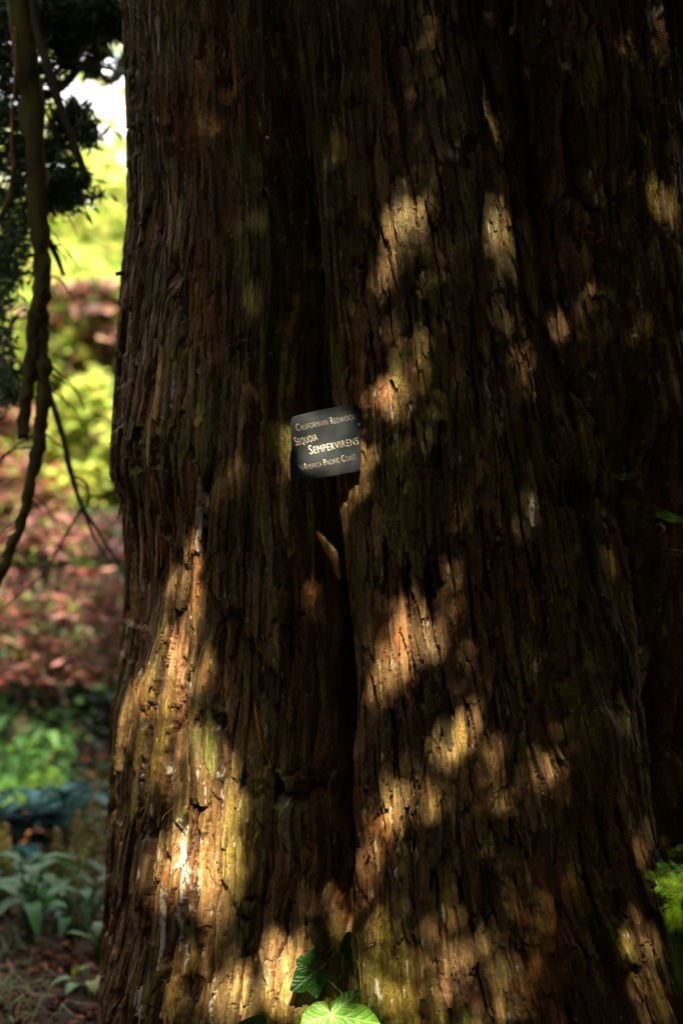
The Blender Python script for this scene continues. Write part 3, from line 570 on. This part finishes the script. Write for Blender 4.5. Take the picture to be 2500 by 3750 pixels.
for k in range(44):
    y = random.uniform(60, 2000); x = float(np.interp(y, [0, 350, 950, 1330, 1640, 2000], [75, 110, 152, 130, 125, 50])); a = random.uniform(-.5, 1.2); ln = random.uniform(60, 190); sg = random.choice([-1, 1, 1])
    m = MB(); px_tube(m, [(x, y), (x + sg * ln * .5 * math.cos(a), y + ln * .5 * math.sin(a)), (x + sg * ln * .8, y + ln * (.6 * math.sin(a) + .35)), (x + sg * ln, y + ln * (math.sin(a) * .7 + .7))], 3.85, [10, 7, 5, 3], 5, rough=.2, n=3); m.build('twig', M_branch, con)
m = MB(); px_tube(m, [(55, 100), (58, 210), (54, 330), (46, 400), (44, 520), (52, 620)], 3.6, [8, 10, 12, 10, 13, 14], 7, (3.2, 2.0, 1.4)); px_tube(m, [(52, 610), (38, 700), (10, 780), (-30, 850)], 3.6, [12, 16, 16, 12], 7, (1.3, 1.0, .7)); px_tube(m, [(165, 395), (180, 440), (198, 488)], 3.7, [8, 10, 6], 6, (2.6, 1.8, 1.3)); m.build('peeled_twig', M_branch, con)
cl = [(20, 40, 90, 70, 500), (160, 20, 60, 50, 250), (250, 60, 70, 60, 420), (245, 170, 36, 50, 300), (410, 70, 40, 60, 260), (330, 60, 60, 50, 250), (350, 250, 30, 30, 50), (10, 200, 50, 160, 480), (30, 480, 60, 120, 380), (120, 300, 60, 60, 160),
      (215, 260, 30, 20, 40), (250, 440, 60, 45, 200), (310, 480, 40, 25, 110), (200, 560, 50, 60, 220), (250, 690, 55, 40, 330), (215, 745, 50, 30, 120), (60, 780, 50, 150, 420), (20, 980, 50, 130, 420), (80, 620, 30, 100, 160), (10, 1230, 30, 60, 110), (10, 1400, 35, 80, 260), (190, 100, 40, 60, 140), (300, 420, 20, 20, 20)]
Cc = []
for (cx, cy, sx, sy, q) in cl:
    q = max(8, int(q * (.42 if cx < 240 else .75)))
    D = rng.uniform(3.75, 4.35, q); x = rng.normal(cx, sx * .62, q); y = rng.normal(cy, sy * .62, q)
    Cc.append(np.stack([(x - 1250) / 1250 * .24 * D, D - CAMD, CAMZ - (y - 1875) / 1875 * .36 * D], 1))
Cc = np.concatenate(Cc); nn_ = 1500
ex = np.stack([rng.uniform(-2.9, -1.15, nn_), rng.uniform(.5, 1.9, nn_), rng.uniform(2.35, 4.6, nn_)], 1); Cc = np.concatenate([Cc, ex])
Cc = np.repeat(Cc, 3, axis=0) + rng.normal(size=(len(Cc) * 3, 3)) * .016
link('foliage', leaf_mesh('foliage', Cc, .055, .2, tint=tints(len(Cc), .5, 1.5)), M_needle, con)

# ---------------------------------------------------------------- herbaceous plants
def blade(mb, p, d, ln, wd, c, lift=.5, droop=.5, seg=7, fold=.15):
    d = Vector(d).normalized(); s_ = Vector((-d.y, d.x, 0)); V = []; F = []
    for k in range(seg + 1):
        t_ = k / seg; c0 = p + d * ln * t_ + Vector((0, 0, ln * (lift * t_ - droop * t_ * t_))); hw = wd * (math.sin(math.pi * min(1, t_ ** .75 * .97 + .03)) ** .8) * .5
        V += [c0 - s_ * hw + Vector((0, 0, hw * fold * 2)), c0, c0 + s_ * hw + Vector((0, 0, hw * fold * 2))]
    for k in range(seg):
        for q in range(2): F.append((3 * k + q, 3 * k + q + 1, 3 * k + 4 + q, 3 * k + 3 + q))
    mb.add(V, F, c)
def plant(name, label, cat, px, D, n, ln, wd, mat, cols, h=.25, group=None, spread=.12):
    p = gpt(px, D); o = empty(name, p); tag(o, label, cat, group)
    st = MB(); lf = MB()
    for k in range(n):
        a = k * 2.4 + random.uniform(-.3, .3); d = Vector((math.cos(a), math.sin(a), 0)); hh = h * random.uniform(.45, 1.05); r_ = spread * random.uniform(.2, 1)
        e = p + d * r_ + Vector((0, 0, hh)); st.tube(smooth_path([p + d * .01, p + d * r_ * .4 + Vector((0, 0, hh * .6)), e], 4), [.003] * 9, 5, (.5, .7, .5))
        v = random.uniform(.6, 1.3); c = random.choice(cols); blade(lf, e, d, ln * random.uniform(.7, 1.15), wd * random.uniform(.8, 1.15), tuple(v * q for q in c), *( (random.uniform(.3, .9), random.uniform(.3, .7)) if name == 'hosta' else (random.uniform(.1, .6), random.uniform(.4, .9))))
    st.build('stems', M_plant, o); lf.build('leaves', mat, o); return o
for (px, D, lab) in [(215, 4.65, 'dark low leafy plant right of the broad-leaved seedling'), (300, 4.5, 'dark low leafy plant between seedling and trunk foot'), (15, 4.7, 'dark low leafy plant at the left edge behind the grass'), (150, 4.95, 'dark leafy plant directly below the middle hosta')]:
    plant('leafy_plant', lab, 'plant', px, D, 26, .085, .035, M_plant, [(.45, .75, .7), (.3, .5, .5), (.8, .9, .5)], .17, spread=.2)
B = [(.9, 1.1, 1.1), (.35, .45, .5), (1.9, 1.8, 1.7), (.5, .6, .5)]
plant('hosta', 'blue-green hosta clump nearest the trunk edge behind the tan plumes', 'plant', 330, 5.6, 30, .13, .075, M_hosta, B, .26)
plant('hosta', 'broad blue-green hosta clump in the middle of the hosta bed', 'plant', 190, 5.3, 34, .14, .08, M_hosta, B, .30)
plant('hosta', 'blue-green hosta clump cut by the left edge of the photo', 'plant', 30, 5.2, 34, .13, .075, M_hosta, B, .27)
G = [(1, 1, 1), (1.6, 1.2, .6), (.8, 1, 1.2)]
plant('leafy_plant', 'sage green leafy plant lit by the sun at the left edge, under the red maple', 'plant', 110, 6.5, 70, .11, .06, M_plant, [(1.0, .95, 1.35), (.4, .5, .6)], .42, spread=.28)
plant('leafy_plant', 'pale grey-green low plant beside the trunk edge above the hostas', 'plant', 330, 6.4, 34, .13, .07, M_plant, [(1.3, 1.2, 2.6), (1.0, 1.1, 1.8)], .18, spread=.3)
plant('leafy_plant', 'fresh green plant left above the hostas', 'plant', 20, 6.1, 60, .09, .05, M_plant, [(.9, 1.0, .6), (.35, .5, .4)], .32, spread=.28)
plant('leafy_plant', 'yellow-green feathery plant between sage plant and hostas', 'plant', 230, 6.0, 60, .10, .035, M_plant, [(1.5, 1.1, .4), (.6, .6, .4)], .24, spread=.3)
plant('leafy_plant', 'dark green broad-leaved seedling in front of the hostas', 'plant', 110, 4.35, 13, .14, .055, M_plant, [(.7, 1, .9), (.5, .9, .6)], .27, spread=.05)
plant('leafy_plant', 'small bright green sprig against the foot of the trunk', 'plant', 362, 4.25, 7, .09, .03, M_plant, [(1, 1.2, .8)], .13, spread=.04)
plant('leafy_plant', 'yellowing low sprig near the trunk foot at the bottom', 'plant', 325, 3.95, 9, .07, .035, M_plant, [(2.4, 1.3, .5), (1, 1.1, .6)], .06, spread=.05)
for (px, D, h, lab) in [(285, 4.75, .36, 'tan fluffy seed plume in front of the hostas'), (345, 5.0, .46, 'tallest tan seed plume touching the trunk edge'), (15, 4.9, .30, 'tan-green seed plume at the left edge'), (210, 5.0, .26, 'short tan seed plume between hosta and seedling')]:
    p = gpt(px, D); o = empty('seed_plume', p); tag(o, lab, 'plant', 'dry seed plumes'); st = MB(); st.tube([p, p + Vector((0, 0, h * .9))], [.004, .002], 6, (.4, .4, .3)); st.build('stem', M_plume, o)
    n = 520; z = rng.uniform(0, 1, n); r_ = .06 * (1 - z) ** .8 * h / .36 * rng.uniform(.2, 1, n) + .006; a = rng.uniform(0, 2 * math.pi, n)
    C = np.stack([p.x + r_ * np.cos(a), p.y + r_ * np.sin(a), p.z + h * (.12 + .85 * z)], 1); link('plume', leaf_mesh('plume', C, .016, .5, tint=tints(n, .4, 1.5) * (np.array([[.6, .75, .4]]) + z[:, None] * np.array([[.6, .4, .5]]))), M_plume, o)

# ---------------------------------------------------------------- name plate in the furrow
M_plate = simple_mat('plate_enamel', (.030, .036, .040), .6, True, .5, 28, .08, .15, (1, 1, .5)); M_letter = simple_mat('letter_paint', (.86, .74, .54), .6, True, .1, 200)
M_pin = simple_mat('white_pin', (.75, .72, .72), .4, True, .05, 50)
def PP(px, py, off=0): return P(px, py, D0 - (py - 1620) * .00010 - .010 - (px - 1195) * .00002 - off)
outl = [(1064, 1549), (1067, 1534), (1074, 1525), (1110, 1516), (1160, 1504), (1210, 1494), (1260, 1485), (1300, 1478), (1313, 1477), (1317, 1481), (1318, 1494), (1325, 1508), (1327, 1550), (1324, 1578), (1319, 1592), (1321, 1640), (1322, 1690), (1318, 1722), (1304, 1727), (1240, 1739), (1180, 1750), (1130, 1758), (1098, 1764), (1084, 1757), (1073, 1745), (1068, 1690), (1066, 1620)]
sign = empty('name_plate', PP(1195, 1764)); tag(sign, 'small black enamel plate with cream lettering naming the Californian redwood, tilted in the furrow', 'sign')
m = MB(); no = len(outl); ctr = (1195, 1620); V = []
for sc_, of in [(.97, .0005), (1.0, -.0003), (1.0, -.0022)]:
    for q in outl: V.append(PP(ctr[0] + (q[0] - ctr[0]) * sc_, ctr[1] + (q[1] - ctr[1]) * sc_, of))
V.append(PP(*ctr, .0005)); F = []
for k in range(no):
    k2 = (k + 1) % no; F += [(k, k2, no + k2, no + k), (no + k, no + k2, 2 * no + k2, 2 * no + k), (3 * no, k2, k)]
F.append(tuple(range(2 * no, 3 * no))); m.add(V, F); m.build('plate', M_plate, sign, smooth=False)
def words_on_plate(txt, x0, y0, x1, y1, cap, small, off, shear=-.03):
    cu = bpy.data.curves.new('lettering', 'FONT'); cu.body = txt; cu.size = 1; cu.small_caps_scale = small / cap; cu.offset = off; cu.resolution_u = 3; cu.space_character = 1.08
    for i, ch in enumerate(txt):
        if ch.islower(): cu.body_format[i].use_small_caps = True
    ob = bpy.data.objects.new('lettering', cu); col.objects.link(ob); bpy.context.view_layer.update()
    me = bpy.data.meshes.new_from_object(ob.evaluated_get(bpy.context.evaluated_depsgraph_get())); bpy.data.objects.remove(ob)
    xs = [v.co.x for v in me.vertices]; ys = [v.co.y for v in me.vertices]; a, b_ = min(xs), max(xs); top = max(ys)
    dx, dy = x1 - x0, y1 - y0; ln = math.hypot(dx, dy); ux, uy = dx / ln, dy / ln; nx, ny = uy, -ux
    for v in me.vertices:
        u_ = (v.co.x - a) / (b_ - a) * ln; h_ = v.co.y / .729 * cap; u_ += h_ * shear
        v.co = PP(x0 + ux * u_ + nx * h_, y0 + uy * u_ + ny * h_, .0011)
    ca = me.color_attributes.new('tint', 'FLOAT_COLOR', 'POINT')
    for q in ca.data: q.color = (1, 1, 1, 1)
    o = link('lettering', me, M_letter, sign); return o
words_on_plate('Californian Redwood', 1087, 1579, 1304, 1535, 28, 21, -.024)
words_on_plate('Sequoia', 1084, 1633, 1164, 1612, 34, 26, -.012)
words_on_plate('Sempervirens', 1135, 1664, 1314, 1626, 35, 27, -.010)
words_on_plate('NAmerica Pacific Coast', 1098, 1725, 1305, 1681, 26, 19, -.024)
for pts in [[(1158, 1637), (1162, 1630), (1164, 1637), (1159, 1643)], [(1114, 1698), (1117, 1695), (1120, 1703), (1117, 1705)], [(1309, 1551), (1318, 1549), (1317, 1556), (1313, 1560)], [(1306, 1480), (1315, 1479), (1317, 1493), (1314, 1494), (1313, 1483)]]:
    m = MB(); m.add([PP(x, y, .0011) for x, y in pts], [tuple(range(len(pts)))]); m.build('paint_chip', M_letter, sign)

# pins, strip of bark, twig, flakes
for (px, py, r, lab) in [(950, 453, 7.5, 'round white pin with a slotted head in the shaded bark, upper of two'), (981, 506, 6.5, 'small plain round white pin just below the slotted one')]:
    p = surf(px, py, .001, True); o = empty('pin', p); tag(o, lab, 'pin'); m = MB(); R0 = r * .00056; seg = 16; V = []; F = []
    ax = Vector((0, -1, 0)); e1 = Vector((1, 0, 0)); e2 = Vector((0, 0, 1))
    for rr_, hh in [(R0, -.001), (R0, .0012), (R0 * .8, .0022)]:
        for k in range(seg): a = 2 * math.pi * k / seg; V.append(p + (e1 * math.cos(a) + e2 * math.sin(a)) * rr_ + ax * hh)
    for q in range(2):
        for k in range(seg): F.append((q * seg + k, q * seg + (k + 1) % seg, (q + 1) * seg + (k + 1) % seg, (q + 1) * seg + k))
    F.append(tuple(2 * seg + k for k in range(seg))); m.add(V, F); m.build('pin_head', M_pin, o)
    m = MB(); m.tube([p - ax * .008, p], [.0008, .0008], 6); m.build('pin_shank', M_pin, o)
    if r > 7:
        m = MB(); s_ = p + ax * .0024; m.add([s_ + e1 * -.0006 + e2 * .0035, s_ + e1 * .0004 + e2 * .0035, s_ + e1 * .0002 - e2 * .0028, s_ + e1 * -.0004 - e2 * .0028], [(0, 1, 2, 3)], (.05, .03, .02)); m.build('slot_shadow', M_pin, o)  # flat dark strip drawn as the shadow in the slot
M_or = simple_mat('dry_bark_strip', (.80, .30, .04), .7, True, .35, 90)
o = empty('bark_strip', surf(1006, 2850)); tag(o, 'thin bright orange sliver of dry bark hanging above the knot hole', 'bark strip')
m = MB(); cpx = [(930, 2564, 4), (935, 2600, 10), (943, 2650, 12), (950, 2700, 12), (958, 2735, 9), (966, 2752, 3), (980, 2785, 2.5), (995, 2825, 3), (1003, 2850, 6), (1005, 2870, 2)]; V = []; F = []
for i, (x, y, w_) in enumerate(cpx):
    b0 = surf(965, 2700).y - .012; k = b0 + .0; a_ = P(x - w_ / 2, y, k + CAMD); c_ = P(x + w_ / 2, y, k + CAMD - .003); V += [a_, c_, c_ + Vector((0, .0012, 0)), a_ + Vector((0, .0012, 0))]
for i in range(len(cpx) - 1):
    for q in range(4): F.append((4 * i + q, 4 * i + (q + 1) % 4, 4 * i + 4 + (q + 1) % 4, 4 * i + 4 + q))
m.add(V, F); m.build('sliver', M_or, o)
o = MB(); q = [surf(598, 3017, .002, True), surf(606, 2988, .004, True), surf(617, 2976, .004, True), surf(640, 2955, .0, True)]; o.tube(smooth_path(q), .0009, 6, (3.2, 2.4, 1.6)); tag(o.build('twig', M_twig), 'small bent straw-coloured twig lying on the sunlit lower left bark', 'twig')
o = MB(); q = [surf(2383, 2005, .008), surf(2397, 2008, .012), surf(2398, 2026, .012), surf(2380, 2028, .012), surf(2384, 2020, .012), surf(2404, 2038, .008)]; o.tube(smooth_path(q), .0011, 6, (2.6, 2.0, 1.6)); tag(o.build('tendril', M_twig), 'curled pale dry tendril in the dark right furrow', 'tendril')
for (a_, b_, lab) in [((2112, 868), (2148, 873), 'pinkish broken twig end in the sunlit right tuft, upper one'), ((2155, 900), (2180, 890), 'pinkish broken twig end in the right tuft, lower one')]:
    o = MB(); o.tube([surf(*a_, .02), surf(*b_, .02)], [.003, .0022], 7, (3.2, 1.6, 1.1), .15); tag(o.build('broken_twig', M_twig), lab, 'twig')
nd = MB()
for k in range(130):
    px = random.choice([random.gauss(1200, 50), random.gauss(2300, 90), random.uniform(450, 2450)]); py = random.uniform(100, 3700); 
    if not 440 < px < 2470: continue
    p = surf(px, py, .002, True); a = random.uniform(0, math.pi); d = Vector((math.cos(a), 0, math.sin(a))) * random.uniform(.004, .013); nd.tube([p - d, p + Vector((0, -.002, 0)), p + d], [.0004, .0008, .0003], 4, random.choice([(3, 1.6, .8), (2.2, 1.2, .7), (4, 3.2, 2.2)]))
tag(nd.build('dead_needles', M_twig), 'scattered dry orange needles caught on the bark', 'needles', kind='stuff')

# ---------------------------------------------------------------- ivy
ivy = empty('ivy', surf(1300, 3740)); tag(ivy, 'ivy with lobed green leaves climbing the furrow at the bottom of the trunk', 'plant')
def Zc(x, y): return (850 + x / 2.24, 3250 + y / 2.24)
def ivy_leaf(outline, ctr, veins, D, c, cv, tilt=(0, 0), cup=.05, seed=1):
    o3 = smooth_path([Vector((x, y, 0)) for x, y in outline + [outline[0]]], 9)[:-1]; n = len(o3); K = 24; cx, cy = ctr; V = [P(cx, cy, D)]; T = [cv]; sz = max((p - Vector((cx, cy, 0))).length for p in o3); F = []
    for k in range(1, K + 1):
        f = k / K
        for i, p in enumerate(o3):
            x = cx + (p.x - cx) * f; y = cy + (p.y - cy) * f; dm = 1e9
            for (vx, vy) in veins:
                L2 = (vx - cx) ** 2 + (vy - cy) ** 2; t_ = max(0, min(1, ((x - cx) * (vx - cx) + (y - cy) * (vy - cy)) / L2)); dm = min(dm, math.hypot(x - cx - t_ * (vx - cx), y - cy - t_ * (vy - cy)) / sz * (1 + .8 * t_))
                for s_ in (.28, .48, .68):     # side veins
                    for sg in (-1, 1):
                        bx = cx + (vx - cx) * s_; by = cy + (vy - cy) * s_; ex = bx + ((vx - cx) * .30 - sg * (vy - cy) * .30); ey = by + ((vy - cy) * .30 + sg * (vx - cx) * .30)
                        L3 = (ex - bx) ** 2 + (ey - by) ** 2; t2 = max(0, min(1, ((x - bx) * (ex - bx) + (y - by) * (ey - by)) / L3)); dm = min(dm, math.hypot(x - bx - t2 * (ex - bx), y - by - t2 * (ey - by)) / sz * 2.6 + .004)
            vein = 1 - min(1, max(0, (dm - .008) / .022)); puff = min(1, dm / .10)
            nz = math.sin(x * .055 + seed) * math.cos(y * .06 + seed * 2) * .010 * f
            dd = (-(puff) * .026 + cup * f * f + nz) * sz * .0005 + (x - cx) * tilt[0] * .0005 + (y - cy) * tilt[1] * .0005
            V.append(P(x, y, D + dd)); q = .85 + .3 * random.random(); T.append(tuple((a_ * (1 - vein) * q + b_ * vein) for a_, b_ in zip(c, cv)))
    for i in range(n): F.append((0, 1 + (i + 1) % n, 1 + i))
    for k in range(K - 1):
        for i in range(n): F.append((1 + k * n + i, 1 + k * n + (i + 1) % n, 1 + (k + 1) * n + (i + 1) % n, 1 + (k + 1) * n + i))
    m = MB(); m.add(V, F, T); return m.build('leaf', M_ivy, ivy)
dS = lambda x, y: surf(x, y).y + CAMD
l1 = [(545, 565), (600, 545), (660, 505), (692, 505), (718, 575), (698, 645), (700, 672), (760, 665), (800, 695), (822, 738), (770, 770), (745, 815), (722, 870), (690, 908), (640, 870), (612, 850), (560, 866), (500, 855), (474, 840), (490, 770), (508, 690), (530, 650), (522, 600)]
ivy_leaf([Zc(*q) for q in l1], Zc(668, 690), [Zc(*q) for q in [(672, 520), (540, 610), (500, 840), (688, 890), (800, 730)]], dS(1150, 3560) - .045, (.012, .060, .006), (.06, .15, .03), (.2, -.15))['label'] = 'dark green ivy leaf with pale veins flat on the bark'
l2 = [(903, 430), (925, 385), (952, 362), (985, 375), (1010, 400), (1030, 432), (1020, 470), (1000, 490), (985, 540), (962, 590), (925, 575), (905, 550), (885, 495), (890, 460)]
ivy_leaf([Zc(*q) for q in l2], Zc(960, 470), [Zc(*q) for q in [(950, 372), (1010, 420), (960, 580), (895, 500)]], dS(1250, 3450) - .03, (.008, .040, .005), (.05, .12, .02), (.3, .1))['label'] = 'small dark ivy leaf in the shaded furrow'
l3 = [(800, 1030), (798, 1000), (775, 945), (745, 932), (690, 940), (640, 970), (600, 1010), (575, 1060), (560, 1120), (535, 1190), (548, 1280), (600, 1340), (650, 1410), (720, 1410), (770, 1450), (830, 1540), (900, 1480), (980, 1420), (1080, 1430), (1160, 1390), (1215, 1290), (1235, 1180), (1205, 1100), (1160, 1030), (1100, 975), (1060, 955), (1016, 925), (1040, 895), (1060, 862), (1040, 845), (985, 843), (930, 860), (880, 885), (835, 925), (808, 975)]
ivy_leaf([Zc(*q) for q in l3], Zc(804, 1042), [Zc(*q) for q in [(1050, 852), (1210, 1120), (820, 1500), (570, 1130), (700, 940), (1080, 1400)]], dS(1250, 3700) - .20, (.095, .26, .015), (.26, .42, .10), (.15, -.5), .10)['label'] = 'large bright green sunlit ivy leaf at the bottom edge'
l4 = [(40, 1120), (85, 1090), (130, 1070), (180, 1052), (220, 1045), (262, 1060), (278, 1085), (280, 1140), (240, 1200), (180, 1240), (100, 1230), (50, 1190)]
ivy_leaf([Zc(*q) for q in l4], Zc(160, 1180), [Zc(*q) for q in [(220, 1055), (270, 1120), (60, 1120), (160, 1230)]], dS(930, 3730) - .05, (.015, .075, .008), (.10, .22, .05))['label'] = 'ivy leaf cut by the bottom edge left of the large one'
m = MB(); px_tube(m, [Zc(668, 690) + (dS(1150, 3560) - .04,), Zc(790, 762) + (dS(1200, 3590) - .03,), Zc(850, 820) + (dS(1230, 3620) - .03,), Zc(900, 870) + (dS(1250, 3640) - .04,), Zc(1010, 1060) + (dS(1300, 3720) - .04,)], 2.7, [6, 7, 7, 7, 7], 6, (1.2, 2.6, .8)); px_tube(m, [Zc(985, 540) + (dS(1290, 3490) - .03,), Zc(1020, 600) + (dS(1305, 3520) - .03,), Zc(1045, 680) + (dS(1315, 3560) - .03,), Zc(1048, 860) + (dS(1315, 3640) - .03,), Zc(1050, 1300) + (dS(1315, 3740) - .03,)], 2.7, [5, 5, 5, 6, 7], 6, (.9, 1.8, .6)); px_tube(m, [Zc(960, 365) + (dS(1280, 3415) - .03,), Zc(1010, 385) + (dS(1300, 3420) - .03,), Zc(1032, 430) + (dS(1310, 3440) - .03,), Zc(1040, 560) + (dS(1312, 3500) - .03,), Zc(1045, 680) + (dS(1315, 3560) - .03,)], 2.7, [4, 4, 4, 4, 4], 6, (1.2, 1.8, .7)); m.build('stem', M_twig, ivy)

# ---------------------------------------------------------------- redwood shoots at the right
def shoot(pts, D, nl, c, wd=.0017, lean=.55, step=.0036, tw=3, nm='shoot', droop=0):
    pp = smooth_path([P(p[0], p[1], p[2] if len(p) > 2 else D) for p in pts], 10); m = MB(); m.tube(pp, [tw * .00025] * len(pp), 5, (.9, .8, .35)); o = m.build(nm, M_twig, redwood)
    nd = MB(); tot = sum((pp[i + 1] - pp[i]).length for i in range(len(pp) - 1)); n = int(tot / step)
    for k in range(n):
        f = (k + .5) / n; i = min(int(f * (len(pp) - 1)), len(pp) - 2); p = pp[i].lerp(pp[i + 1], f * (len(pp) - 1) - i); t_ = (pp[i + 1] - pp[i]).normalized()
        for sg in (-1, 1):
            s_ = t_.cross(Vector((.1, -1, .12))).normalized() * sg; env = nl * (.35 + .65 * math.sin(math.pi * min(1, .15 + f * .8))) * random.uniform(.8, 1.1)
            d = (s_ * (1 - lean * .5) + t_ * lean + Vector((0, random.uniform(-.25, .25), -droop))).normalized(); e = p + d * env; w_ = t_ * wd * .5; q = p + d * env * .5 + Vector((0, -.0006, 0))
            cc = tuple(x * random.uniform(.75, 1.25) for x in c); nd.add([p - w_ * .6, p + w_ * .6, q + w_, e, q - w_], [(0, 1, 2, 4), (4, 2, 3)], cc)
    x = nd.build('needles', M_spray, None); x.parent = o; return o
for args in [([(2540, 3245), (2480, 3225), (2430, 3210), (2362, 3205)], 2.75, .022, (1.1, 1.0, .6)), ([(2560, 3290), (2500, 3262), (2450, 3250), (2405, 3242)], 2.72, .028, (1.2, 1.1, .6)),
             ([(2500, 3250), (2466, 3290), (2462, 3340), (2470, 3400)], 2.70, .034, (1.3, 1.2, .5)), ([(2520, 3240), (2500, 3300), (2510, 3370), (2530, 3400)], 2.74, .03, (1, 1, .6)),
             ([(2560, 3110), (2510, 3115), (2470, 3120), (2450, 3128)], 2.80, .016, (1, 1, .8)), ([(2540, 3090), (2500, 3098), (2480, 3106)], 2.82, .010, (2.2, 1.6, 2.4)),
             ([(2560, 3180), (2500, 3190), (2440, 3185), (2410, 3180)], 2.62, .022, (.3, .5, .5)), ([(2480, 3390), (2466, 3450), (2480, 3540), (2500, 3620)], 2.55, .026, (.25, .45, .6)), ([(2540, 3560), (2500, 3590), (2480, 3520)], 2.5, .02, (.4, .6, .4)),
             ([(2600, 1930, 2.9), (2500, 1905), (2450, 1895), (2405, 1885)], 2.85, .014, (.9, 1, .6)), ([(2520, 1920), (2450, 1880), (2390, 1855), (2330, 1848)], 2.88, .007, (.5, .6, .6)), ([(2230, 1748), (2270, 1748), (2310, 1742), (2345, 1730)], 2.83, .011, (1.0, 1.1, .6)),
             ([(2345, 1838), (2300, 1836), (2270, 1838)], 2.87, .008, (.2, .4, .6))]:
    shoot(*args)
